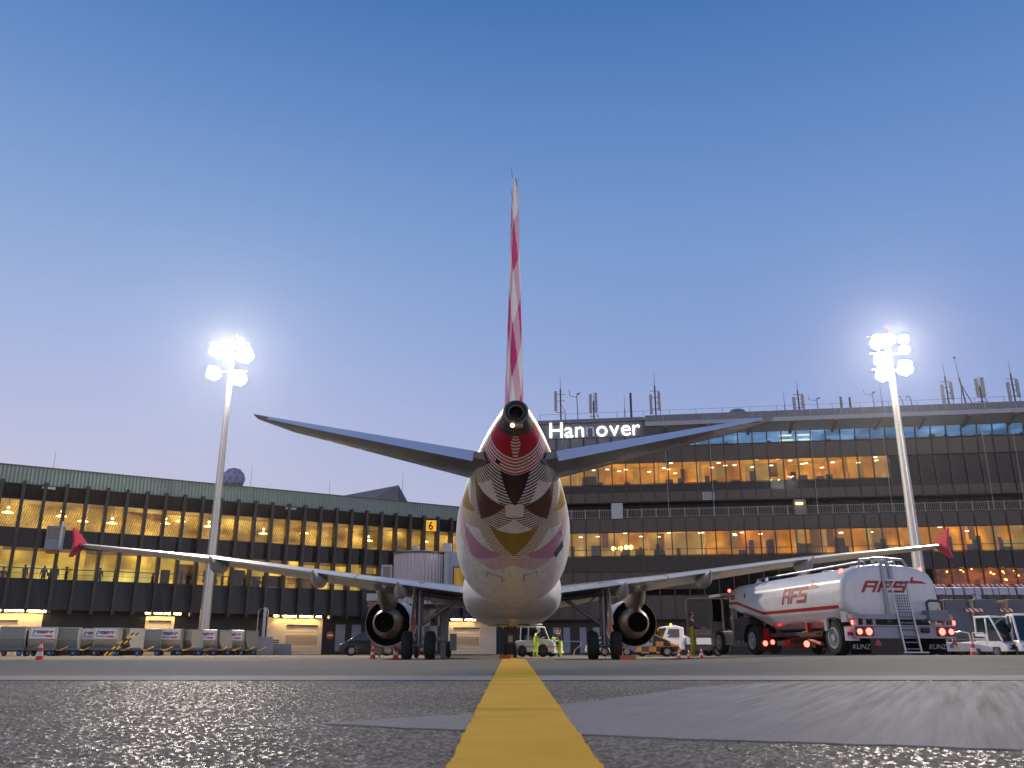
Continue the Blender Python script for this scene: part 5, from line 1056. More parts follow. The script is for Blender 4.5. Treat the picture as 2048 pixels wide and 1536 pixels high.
b = MB(); b.obox((-.95, -.92, .62), (.5, .06, .5), Matrix.Rotation(R(30), 3, 'Y')); b.build('blue_sticker', BLUE, K, bevel=.02)

# white aircraft tug, its nose turned to the camera's right
x = xat(1078, 57); T = thing('aircraft_tug', 'worn white aircraft tug with glazed cab and orange stripe ahead of the nose wheels', 'tug', (x, 57, 0), R(-24), None, .97)
b = MB(); prismx(b, [(-1.35, .45), (-1.35, 1.0), (-.95, 1.05), (.15, 1.05), (.3, 1.12), (1.2, 1.05), (1.38, .9), (1.4, .35), (.95, .3), (.92, .62), (.7, .78), (.45, .78), (.25, .6), (.2, .3), (-.55, .3), (-.6, .6), (-.8, .75), (-1.05, .72), (-1.2, .5)], .82); b.build('body', DIRTYW, T, bevel=.04)
b = MB(); b.box(1.395, 1.42, -.8, .8, .62, .69); b.box(-1.3, 1.4, -.835, -.825, .6, .67); b.box(-1.3, 1.4, .825, .835, .6, .67); b.build('orange_stripe', mat('orange_stripe', C(206, 120, 40), .5), T)
b = MB(); prismx(b, [(-1.0, 1.05), (-.98, 1.86), (.1, 1.86), (.42, 1.1)], .72, 0, .66, (1.05, 1.86)); b.build('cab_glass', DARKGL, T)
b = MB(); b.box(-1.05, .16, -.74, .74, 1.86, 1.94)
for xx, x2 in ((-1.02, -1.0), (-.45, -.45), (.46, .12)):
    for sd in (-1, 1): b.tube((xx, sd * .75, 1.02), (x2, sd * .69, 1.88), .045, n=8)
b.path([(-.9, -.5, 1.94), (-.8, -.5, 2.08), (.0, -.5, 2.08), (.05, .5, 2.08), (-.8, .5, 2.08)], .03, 8); b.build('cab_frame', WHITE, T, bevel=.02)
b = MB(); b.box(1.39, 1.41, -.5, .5, .78, .95)
for y in (-.42, .42): b.lathe((1.41, y, .87), (1, 0, 0), [(0, .06), (.02, .05)], 12)
b.obox((1.41, 0, .42), (.04, .3, .16)); b.build('grille', DGREY, T)
b = MB(); b.box(1.2, 1.44, -.85, .85, .22, .4); b.build('bumper', DIRTYW, T, bevel=.03)
for xx, r in ((.58, .38), (-.88, .36)):
    for sd in (-1, 1): wheel(T, xx, sd * .74, r, .24, DGREY, .5)
# flat service truck marked L2
x = xat(1368, 62); T = thing('service_truck', 'white flatbed service truck marked L2 behind the worker in yellow trousers', 'truck', (x + .6, 62, 0), R(180 + 10))
b = MB(); prismx(b, [(.9, .45), (.9, 1.9), (1.5, 2.05), (2.1, 1.95), (2.35, 1.3), (2.45, 1.1), (2.45, .4)], .95, 0, .86, (1.2, 2.05)); b.build('cab', WHITE, T, bevel=.05)
for sd in (-1, 1):
    b = MB(); b.add([(1.25, sd * .925, 1.25), (2.2, sd * .935, 1.25), (2.0, sd * .905, 1.8), (1.25, sd * .9, 1.8)], [(0, 1, 2, 3)]); b.build('side_window', DARKGL, T)
b = MB(); b.add([(2.385, -.8, 1.3), (2.385, .8, 1.3), (2.14, .78, 1.88), (2.14, -.78, 1.88)], [(0, 1, 2, 3)]); b.build('windscreen', DARKGL, T)
b = MB(); b.box(-2.4, .8, -1.0, 1.0, .78, 1.35); b.build('flat_body', WHITE, T, bevel=.02); b = MB(); b.box(-2.4, 2.2, -.85, .85, .4, .75); b.build('chassis', DGREY, T)
textobj('marking', 'L2', .5, BLACK, T, (.55, 1.012, .9), (-1, 0, 0), (0, 0, 1))
b = MB(); b.lathe((1.5, 0, 2.05), (0, 0, 1), [(0, .09), (.12, .08), (.16, .03)], 12); b.build('beacon', AMB, T)
for xx in (1.75, -1.5):
    for sd in (-1, 1): wheel(T, xx, sd * .85, .38, .24, GREY)

# ---- fuel truck
FT = thing('fuel_truck', 'large white fuel tanker truck with red stripe and red lettering, tail lamps lit', 'fuel truck', (11.25 * 1.06, 26.0 * 1.06, .235), R(90 + 10.0), None, 1.06)
TANKW = mat('tank_white', C(216, 212, 210), .32, noise=.14, nscale=1.6, coat=.25, streak=(2.2, 2.2, .5))
half = [(0, 2.64), (.6, 2.61), (1.08, 2.52), (1.36, 2.38), (1.50, 2.15), (1.55, 1.85), (1.56, 1.5), (1.53, 1.3), (1.36, 1.03), (1.02, .83), (.5, .76), (0, .75)]
hz = np.array([q[1] for q in half])[::-1]; hy = np.array([q[0] for q in half])[::-1]
def ysurf(z): return float(np.interp(z, hz, hy))
pts = []
for (a0, b0), (a1, b1) in zip(half[:-1], half[1:]):
    for k in range(4): pts.append((a0 + (a1 - a0) * k / 4, b0 + (b1 - b0) * k / 4))
pts.append(half[-1]); full = pts + [(-a, z) for a, z in pts[-2:0:-1]]
def tring(x, k=1.0, zb=.75):
    zc = 1.65; r = []
    for a, z in full:
        z2 = z if z >= 1.5 else 1.5 - (1.5 - z) * max(.02, (1.5 - min(zb, 1.49)) / .75)
        if zb > 1.49: z2 = max(z, zb) if z < zb else z
        if zb > 1.49 and z < zb: a = a * 1.0
        r.append(Vector((x, a * k, zc + (z2 - zc) * k)))
    return r
b = MB(); b.loft([tring(-.125, .5, 1.0), tring(-.12, .86, 1.0), tring(-.10, .92, 1.0), tring(-.05, .965, 1.0), tring(.03, .99, .98), tring(.12, 1, .96)] + [tring(q) for q in np.linspace(.6, 5.2, 10)] + [tring(5.2 + q * 2.4, 1, .75 + .95 * q) for q in np.linspace(.1, 1, 8)] + [tring(8.0, 1, 1.7), tring(8.1, .97, 1.72), tring(8.14, .85, 1.75)]); b.build('tank', TANKW, FT, smooth=32)
REDP = mat('red_stripe_paint', C(168, 14, 30), .4, noise=.05)
for sd in (-1, 1):
    b = MB()
    def strip(x0, z0, x1, z1, h=.1, n=14):
        rows = []
        for k in range(n + 1):
            x_, zc = x0 + (x1 - x0) * k / n, z0 + (z1 - z0) * k / n; rows.append([(x_, sd * (ysurf(z) + .007), z) for z in (zc - h / 2, zc, zc + h / 2)])
        b.loft(rows, (False, False), closed=False)
    strip(.25, 1.4, 5.2, 1.4); strip(5.2, 1.4, 7.3, 1.86); strip(7.3, 1.86, 8.0, 1.88); b.build('red_stripe', REDP, FT, smooth=50)
def logo_polys():
    def bx(x0, x1, z0, z1): return [(x0, z0), (x1, z0), (x1, z1), (x0, z1)]
    P = [bx(0, .24, 0, .78), bx(0, 1.02, .78, 1), bx(.24, .8, .4, .6), bx(.8, 1.02, 0, .78), bx(1.16, 1.38, 0, .78), bx(1.16, 2.1, .78, 1), bx(1.38, 1.98, .4, .6),
         bx(2.22, 3.3, .78, 1), bx(2.22, 2.44, .4, .78), bx(2.44, 3.24, .4, .6), bx(3.02, 3.24, .2, .4), bx(2.0, 3.24, 0, .2), [(3.36, .80), (3.36, 1.36), (3.5, 1.36), (3.55, 1.06), (4.25, 1.0), (4.75, .80)]]
    return P
def logo(fn, shear, off=.0):
    b = MB()
    for P in logo_polys():
        n = 8; (xa, za), (xb, zb) = P[0], P[2]
        if len(P) == 4:
            rows = [[fn(x + shear * z, z) for z in np.linspace(za, zb, 5)] for x in np.linspace(xa, xb, n)]; b.loft(rows, (False, False), closed=False)
        else: b.add([fn(x + shear * z, z) for x, z in P], [(0, 1, 2, 3), (0, 3, 4, 5)])
    return b.build('lettering', REDP, FT, smooth=60)
logo(lambda x, z: Vector((3.75 - .50 * x, ysurf(1.62 + .5 * z) + .009, 1.62 + .5 * z)), .35)
logo(lambda x, z: Vector((1.0 + .50 * x, -ysurf(1.62 + .5 * z) - .009, 1.62 + .5 * z)), .35)
logo(lambda x, z: Vector((-.132, 1.0 - .43 * x, 1.80 + .34 * z)), .45)
textobj('fleet_number', '152', .26, REDP, FT, (7.9, ysurf(2.05) + .01, 2.0), (-1, 0, 0), (0, 0, 1)); textobj('fleet_number', '8', .26, REDP, FT, (6.7, ysurf(2.05) + .01, 2.0), (-1, 0, 0), (0, 0, 1))
# rails and hatches on the tank top
b = MB()
for y in (-.5, .5): b.path([(.3, y, 2.66), (.35, y, 2.76), (7.6, y, 2.76), (7.7, y, 2.62)], .03, 8)
for x_ in (1.5, 3.2, 4.9): b.lathe((x_, 0, 2.6), (0, 0, 1), [(0, .26), (.1, .26), (.12, .2)], 18)
b.path([(.1, -.75, 2.6), (.2, -.7, 2.8), (.3, 0, 2.86), (.25, .7, 2.78), (.15, .8, 2.6)], .035, 8); b.build('top_rails', STEEL, FT)
b = MB(); b.path([(.35, .22, 2.74), (.0, .25, 2.8), (-.16, .25, 2.62), (-.18, .25, .95)], .05, 10); b.path([(.2, .05, 2.76), (-.05, .05, 2.72), (-.18, .02, 2.5), (-.2, .0, 2.2)], .065, 10); b.build('drain_pipe', LGREY, FT)
for x_, y, z in ((.35, 1.28, 2.36), (.25, -1.28, 2.42), (5.6, 1.1, 2.5)): b = MB(); b.lathe((x_, y, z), (0, 0, 1), [(0, .07), (.03, .08), (.04, .06), (.13, .055), (.16, .02)], 12); b.build('marker_lamp', TAIL if x_ < 1 else CHROME, FT)
b = MB(); b.ball((6.1, 1.15, 2.52), .1, 10, 8); b.ball((6.4, 1.1, 2.48), .1, 10, 8); b.build('flood_lamp_head', LGREY, FT)
# chassis, rear beam, platform
b = MB(); b.box(-.35, 8.2, -.5, .5, .5, .72); b.box(.2, 8.0, -1.1, 1.1, .62, .74); b.box(-.3, .2, -1.45, 1.45, .66, .86); b.build('chassis', DGREY, FT)
b = MB(); b.box(-.52, -.44, -1.6, 1.6, .50, .84); b.box(-.56, -.44, -1.6, 1.6, .82, .86); b.box(-.56, -.44, -1.6, 1.6, .49, .53); b.box(-.5, -.2, -1.62, 1.3, 1.02, 1.16); b.box(-.5, -.25, 1.25, 1.6, 1.04, 1.16)
for y in (-1.35, -1.0, .9, 1.2, 1.45): b.box(-.46, -.4, y - .05, y + .05, .8, 1.04)
b.build('rear_beam', mat('beam_paint', C(150, 150, 158), .45, noise=.12), FT, bevel=.01)
for sd in (-1, 1):
    b = MB(); b.box(-.56, -.525, sd * 1.28 - .28, sd * 1.28 + .28, .56, .8); b.build('lamp_holder', mat('dark_red_lens', C(60, 8, 10), .2, noise=0), FT, bevel=.02)
    for y, r in ((1.16, .10), (1.45, .08)): b = MB(); b.lathe((-.56, sd * y, .68), (-1, 0, 0), [(0, r), (.02, r * .9), (.03, .01)], 18); b.build('tail_lamp', TAIL, FT)
    b = MB(); b.obox((-.5, sd * 1.62, .93), (.05, .05, .12)); b.build('marker_lamp', TAIL, FT)
    ty = .9 if sd > 0 else -1.52; b = MB(); b.prism([(ty - .11, .30), (ty + .11, .30), (ty, .49)], lambda y_, z: Vector((-.535, y_, z)), lambda y_, z: Vector((-.52, y_, z))); b.build('reflector_triangle', RED, FT)
    b = MB(); b.box(-.14, -.11, sd * 1.22 - .32, sd * 1.22 + .32, .06, .52); b.build('mudflap', mat('mudflap_rubber', C(10, 10, 11), .8, spec=.1), FT)
    textobj('mudflap_lettering', 'KUNZ', .2, LGREY, FT, (-.15, sd * 1.22, .2), (0, -1, 0), (0, 0, 1), align='CENTER', shear=.25)
    wheel(FT, .85, sd * 1.3, .52, .36, LGREY, .6, 0); wheel(FT, 6.6, sd * 1.22, .5, .34, LGREY, .6, 0); wheel(FT, 9.9, sd * 1.12, .48, .3, LGREY, .6, 0)
    b = MB()
    for x_ in (.85,): b.loft([[Vector((x_ + rr_ * math.cos(a), sd * (1.3 + w), .515 + rr_ * math.sin(a))) for rr_, w in ((.60, -.2), (.60, .2), (.57, .2), (.57, -.2))] for a in np.linspace(R(8), R(172), 12)])
    b.build('mudguard', BLACK, FT); b = MB(); b.loft([[Vector((6.6 + rr_ * math.cos(a), sd * (1.22 + w), .5 + rr_ * math.sin(a))) for rr_, w in ((.62, -.2), (.62, .2), (.59, .2), (.59, -.2))] for a in np.linspace(R(-5), R(185), 12)]); b.build('mudguard', BLACK, FT)
    b = MB(); b.box(5.75, 5.8, sd * 1.2 - .35, sd * 1.2 + .35, .15, .95); b.build('front_mudflap', BLACK, FT)
    b = MB(); b.lathe((5.73, sd * 1.3, .4), (-1, 0, 0), [(0, .09), (.03, .07)], 14); b.lathe((5.73, sd * 1.02, .44), (-1, 0, 0), [(0, .08), (.03, .06)], 14); b.build('tail_lamp', TAIL, FT)
    b = MB(); b.obox((5.72, sd * 1.24, .72), (.03, .2, .36)); b.build('reflector', RED, FT)
    b = MB(); b.obox((-.05, sd * 1.56, 1.1), (.3, .1, .3)); b.obox((1.12, sd * 1.5, .9), (.16, .08, .34)); b.build('bracket', LGREY, FT)
    b = MB(); b.obox((2.6, sd * 1.32, .95), (.1, .08, .5)); b.obox((2.5, sd * 1.35, .85), (.08, .12, .3), mi=1); b.build('side_marker', [LGREY, RED], FT)
b = MB(); b.obox((-.3, 1.55, .62), (.05, .42, .38)); b.obox((-.33, 1.55, .62), (.02, .3, .1), mi=1); b.build('warning_plate', [WHITE, RED], FT)
b = MB(); b.lathe((2.72, 1.35, .36), (-1, 0, 0), [(0, .1), (.04, .08)], 14); b.build('tail_lamp', TAIL, FT)
b = MB(); b.tube((1.9, 1.0, .7), (3.6, 1.0, .62), .09, n=10); b.tube((2.6, 1.2, .75), (2.9, 1.35, .7), .05); b.tube((3.4, .9, .5), (2.2, 1.1, .36), .06); b.tube((4.4, 1.1, .45), (4.6, .2, .45), .05); b.build('pipework', mat('copper_brown_pipe', C(140, 110, 92), .5, metal=.3), FT)
b = MB(); b.box(3.0, 5.2, -.9, .9, .24, .5); b.build('pump_box', BLACK, FT)
# rear ladder, grid, box with hoop
b = MB()
for y in (.18, -.32): b.path([(-.12, y, 2.05), (-.28, y, 2.1), (-.42, y, 1.98), (-.5, y, 1.3), (-.66, y - .02, .12)], .03, 10)
for k in range(6): t = k / 5; b.tube((-.52 - .13 * t, .18, 1.1 - .9 * t), (-.52 - .13 * t, -.32, 1.1 - .9 * t), .02, n=8)
b.box(-.9, -.58, -.42, .38, .09, .13); b.build('ladder', STEEL, FT)
b = MB()
for k in range(7): y = .12 - .075 * k; b.tube((-.45, y, 1.12), (-.42, y, 1.72), .008, n=6)
for k in range(8): z = 1.14 + .08 * k; b.tube((-.46, .16, z), (-.46, -.36, z), .008, n=6)
b.build('guard_grid', DGREY, FT)
b = MB(); b.box(-.62, -.28, -1.42, -.78, .98, 1.28); b.build('tool_box', GREY, FT, bevel=.02); b = MB(); b.path([(-.45, -.86, 1.28), (-.45, -.86, 1.5), (-.45, -.95, 1.56), (-.45, -1.25, 1.56), (-.45, -1.34, 1.5), (-.45, -1.34, 1.28)], .04, 10); b.build('hoop', DGREY, FT)
b = MB(); b.obox((-.56, -.62, .72), (.1, .26, .14)); b.build('coupling', BLACK, FT, bevel=.03)
# tractor cab
b = MB(); b.box(8.6, 8.75, -1.15, 1.15, .75, 2.25); b.box(8.75, 10.9, -1.15, 1.15, 2.22, 2.35); b.box(8.75, 10.9, -1.18, 1.18, .35, .9); b.box(10.8, 10.9, -1.15, 1.15, .9, 1.3)
for y in (-1.12, 1.12):
    for x_ in (8.7, 9.55, 10.85): b.box(x_, x_ + .09, y - .05, y + .05, .9, 2.25)
b.build('cab', mat('cab_grey', C(150, 146, 138), .4, noise=.08, coat=.3), FT, bevel=.03)
CABGL = mat('cab_glass', C(20, 26, 34), .05, noise=0, spec=.9, bump=.25, bscale=2.2)
b = MB(); b.box(8.8, 9.54, 1.09, 1.12, .95, 2.2); b.box(8.8, 10.8, -1.12, -1.09, .95, 2.2); b.box(8.57, 8.6, -1.0, 1.0, 1.0, 2.15); b.box(10.84, 10.87, -1.05, 1.05, 1.3, 2.2); b.build('cab_window', CABGL, FT)
D_ = bpy.data.objects.new('open_door', None); col.objects.link(D_); D_.parent = FT; D_.location = (10.75, 1.18, 0); D_.rotation_euler = (0, 0, R(-112))
b = MB()
b.path([(0, 0, .7), (0, 0, 2.2), (-.85, 0, 2.2), (-.95, 0, 2.1), (-.95, 0, .7), (0, 0, .7)], .05, 8); b.box(-.95, 0, -.03, .03, .75, 1.0); b.build('door_frame', MATS['cab_grey'], D_)
b = MB(); b.box(-.9, -.05, -.012, .012, 1.02, 2.15); b.build('door_window', GLASSD, D_)
b = MB(); b.box(7.2, 8.5, .75, 1.2, .55, 1.35); b.build('side_locker', mat('locker_blue_grey', C(70, 72, 84), .5), FT, bevel=.03); b = MB(); b.box(7.25, 8.45, -1.2, -.75, .55, 1.2); b.build('side_locker', MATS['locker_blue_grey'], FT, bevel=.03)
b = MB(); b.box(8.2, 8.55, .6, .75, 1.3, 2.3); b.tube((8.4, 1.1, .4), (8.4, 1.1, 1.7), .04); b.tube((7.9, 1.15, .4), (7.9, 1.15, 1.4), .03); b.build('grab_rails', LGREY, FT)
b = MB(); b.tube((10.1, .6, 2.35), (10.1, .6, 2.75), .015, n=6); b.build('radio_aerial', BLACK, FT)
for x_, y in ((8.9, 1.1), (9.0, -1.0)): b = MB(); b.ball((x_, y, 2.42), .06, 10, 6); b.build('marker_lamp', TAIL if y > 0 else AMB, FT)
b = MB(); b.obox((8.58, .8, 1.1), (.03, .1, .1)); b.obox((8.56, .2, 1.5), (.02, .12, .08)); b.build('working_lamp', AMB, FT)

# ---- apron equipment past the fuel truck
def cab_tractor(name, label, loc, rz, s=1.0):
    T = thing(name, label, 'tractor', loc, rz, None, s); b = MB()
    prismx(b, [(-1.3, .35), (-1.3, .75), (.1, .8), (.95, .78), (1.25, .6), (1.3, .3), (.9, .28), (.85, .5), (.45, .5), (.4, .28), (-.6, .28), (-.65, .5), (-1.05, .5), (-1.1, .3)], .85); b.build('body', WHITE, T, bevel=.05)
    b = MB(); prismx(b, [(-.35, .8), (-.35, 1.9), (.45, 1.9), (1.0, .8)], .76, 0, .68, (.8, 1.9)); b.build('cab_glass', mat('green_tinted_glass', C(24, 46, 52), .06, noise=0, spec=.8), T)
    b = MB(); b.box(-.45, .5, -.72, .72, 1.9, 2.0)
    for xx, x2 in ((-.38, -.38), (.25, .2), (1.03, .47)):
        for sd in (-1, 1): b.tube((xx, sd * .79, .78), (x2, sd * .71, 1.92), .05, n=8)
    b.box(-.42, .28, .76, .82, .5, 1.15); b.box(-.42, .28, -.82, -.76, .5, 1.15); b.build('cab_frame', WHITE, T, bevel=.02)
    b = MB(); prismx(b, [(.95, .72), (1.27, .58), (1.33, .4), (1.28, .38), (1.2, .55), (.93, .69)], .7); b.box(1.2, 1.3, -.6, .6, .4, .62); b.build('blue_nose', mat('deep_blue_paint', C(24, 36, 110), .4), T, bevel=.02)
    b = MB(); b.box(1.25, 1.33, -.45, .45, .63, .67); b.build('orange_bar', AMB if False else mat('orange_strip', C(226, 140, 30), .4), T)
    for sd in (-1, 1): lamp(T, 'headlight', 1.3, sd * .6, .5, .06, .18, .12, CHROME)
    b = MB(); b.tube((1.0, .1, .82), (.62, .4, 1.55), .012, n=6); b.tube((1.0, -.3, .82), (.7, -.1, 1.45), .012, n=6); b.build('wiper', BLACK, T)
    for sd in (-1, 1): b = MB(); b.obox((.62, sd * .95, 1.45), (.06, .16, .24)); b.build('mirror', BLACK, T, bevel=.02)
    for xx in (.65, -.85):
        for sd in (-1, 1): wheel(T, xx, sd * .72, .3, .22, GREY)
    return T
x = xat(1992, 47); cab_tractor('baggage_tractor', 'white baggage tractor with blue nose and large green-tinted windscreen', (x, 47, gz(x, 47)), R(-90 + 24), 1.06)
x = xat(2062, 46); cab_tractor('baggage_tractor', 'white baggage tractor cut off by the picture edge beside the blue-nosed one', (x, 46, gz(x, 46)), R(-90 - 12), 1.1)
CG = mat('loader_dark_panel', C(74, 78, 90), .5, noise=.1); STRIPE = None
def stripes():
    m = bpy.data.materials.new('red_white_stripes'); m.use_nodes = True; nt = m.node_tree; p = nt.nodes['Principled BSDF']; t = node(nt, 'ShaderNodeTexCoord'); x = node(nt, 'ShaderNodeSeparateXYZ'); nt.links.new(t.outputs['Object'], x.inputs[0])
    f = mth(nt, 'LESS_THAN', mth(nt, 'FRACT', mth(nt, 'DIVIDE', mth(nt, 'ADD', x.outputs[0], x.outputs[2]), .3)), .5); nt.links.new(mixc(nt, f, C(210, 208, 208), C(186, 40, 48)), p.inputs['Base Color']); return m
STRIPE = stripes()
def loader(label, loc, rz=0):
    T = thing('stair_platform', label, 'loader', loc, rz, 'grey panelled loaders under the white gantry'); b = MB(); b.add([(-.75, -.4, .75), (.85, -.4, .75), (.72, -.1, 3.35), (-.62, -.1, 3.35), (-.75, 1.2, .75), (.85, 1.2, .75), (.72, 1.2, 3.35), (-.62, 1.2, 3.35)], [(0, 1, 2, 3), (5, 4, 7, 6), (1, 5, 6, 2), (3, 2, 6, 7), (0, 3, 7, 4), (0, 4, 5, 1)]); b.build('front_panel', CG, T, bevel=.02)
    b = MB(); b.box(-.98, -.78, -.3, 1.2, .8, 3.3); b.build('side_panel', mat('loader_tan_panel', C(128, 118, 104), .6), T)
    b = MB()
    for x_ in (-.9, -.3, .2, .8): b.tube((x_, .2, 3.3), (x_ - .05, .2, 4.2), .025, n=6)
    b.path([(.1, .1, 2.9), (.0, .0, 3.9), (-.1, .1, 4.3)], .03, 6); b.build('rail_posts', BLACK, T)
    for x0, x1 in ((-1.05, -.2), (.1, .9)): b = MB(); b.obox(((x0 + x1) / 2, .2, 4.2), (x1 - x0, .06, .14)); b.build('striped_rail', STRIPE, T)
    b = MB(); b.box(-1.05, 1.0, -.3, 3.2, .35, .75); b.build('chassis', WHITE, T, bevel=.03)
    b = MB(); b.box(-1.3, -.9, -.32, -.25, 2.6, 2.8); b.box(.9, 1.5, -.32, -.25, 2.6, 2.8); b.build('striped_rail', STRIPE, T)
    for x_ in (-.8, .8):
        for y in (.3, 2.6): wheel(T, x_, y, .32, .22, GREY)
    return T
l0 = loader('grey panelled loader nearest the fuel truck tail', (xat(1922, 53), 53, 0))
dup(l0, (xat(1982, 53), 53, 0), None, 'grey panelled loader standing behind the blue-nosed tractor'); dup(l0, (xat(2052, 53), 53, 0), None, 'grey panelled loader at the picture edge')
GT = thing('gantry', 'white horizontal gantry beam on slanting legs above the loaders', 'gantry', (xat(1960, 55.5, 4), 55.5, 0)); GW = mat('gantry_white', C(170, 174, 196), .5, noise=.06)
b = MB(); b.box(-4.5, 9, -.2, .2, 3.78, 4.22); b.build('beam', GW, GT, bevel=.03)
for x_ in (-.2, 5.4): b = MB(); b.obox((x_ + .12, -.1, 1.9), (.34, .3, 3.75), Matrix.Rotation(R(-7), 3, 'Y')); b.build('leg', GW, GT, bevel=.02)
x = xat(1905, 42); BL = thing('belt_loader', 'low white belt loader with tubular rails behind the fuel truck tail lamps', 'belt loader', (x, 42, gz(x, 42)), R(-8))
b = MB(); prismx(b, [(-1.6, .3), (-1.6, .62), (-1.1, .72), (.4, .68), (1.3, .55), (1.5, .42), (1.45, .28), (.95, .28), (.9, .42), (.5, .42), (.45, .28), (-.7, .28), (-.75, .42), (-1.2, .42), (-1.25, .3)], .85); b.build('body', DIRTYW, BL, bevel=.04)
b = MB(); b.path([(-.2, -.8, .7), (-.25, -.8, 1.1), (.2, -.8, 1.18), (.55, -.8, 1.1), (.6, -.8, .65)], .03, 8); b.path([(.7, -.8, .62), (.7, -.8, 1.12), (1.2, -.8, 1.1), (1.3, -.8, .6)], .028, 8); b.path([(.7, -.8, .85), (1.25, -.8, .83)], .025, 8); b.build('hand_rails', WHITE, BL)
b = MB(); b.obox((-.3, -.86, .52), (.16, .02, .18)); b.build('blue_label', BLUE, BL); b = MB(); b.obox((-.08, -.86, .52), (.1, .02, .18)); b.build('yellow_label', YELL, BL)
b = MB(); b.obox((-.2, 0, .95), (3.2, .7, .16), Matrix.Rotation(R(3), 3, 'Y')); b.build('conveyor', DGREY, BL)
for x_ in (.7, -.98):
    for sd in (-1, 1): wheel(BL, x_, sd * .72, .28, .2, GREY)
# bicycle rack and bicycle at the wall
x = xat(1140, 74); BR = thing('bicycle_rack', 'pale tubular bicycle rack by the brown wall', 'bicycle rack', (x, 74, 0)); b = MB(); b.path([(-1.1, 0, 0), (-.7, 0, .4), (-1.2, 0, .9), (-1.1, 0, 1.1), (.8, 0, 1.1), (1.0, 0, .9), (.4, 0, .4), (.3, 0, 0)], .05, 8); b.build('tube', STEEL, BR)
BI = thing('bicycle', 'dark bicycle leaning beside the pale tubular rack', 'bicycle', (x + 1.9, 74.2, 0), R(10)); 
for dx in (-.5, .5):
    b = MB(); q = [(dx + .34 * math.cos(a), 0, .34 + .34 * math.sin(a)) for a in np.linspace(0, 2 * math.pi, 21)]; b.path(q, .022, 6)
    for k in range(6): a = math.pi * k / 6; b.tube((dx + .33 * math.cos(a), 0, .34 + .33 * math.sin(a)), (dx - .33 * math.cos(a), 0, .34 - .33 * math.sin(a)), .005, n=5)
    b.build('wheel', BLACK, BI)
b = MB(); b.path([(-.5, 0, .34), (-.05, 0, .3), (.35, 0, .8), (-.2, 0, .8), (-.05, 0, .3)], .025, 8); b.path([(-.5, 0, .34), (-.2, 0, .8), (-.22, 0, .95)], .02, 8); b.path([(.5, 0, .34), (.35, 0, .8), (.32, 0, 1.0), (.32, -.2, 1.02)], .02, 8); b.build('frame', NAVY, BI); b = MB(); b.obox((-.22, 0, .97), (.25, .12, .06)); b.build('saddle', BLACK, BI, bevel=.02)

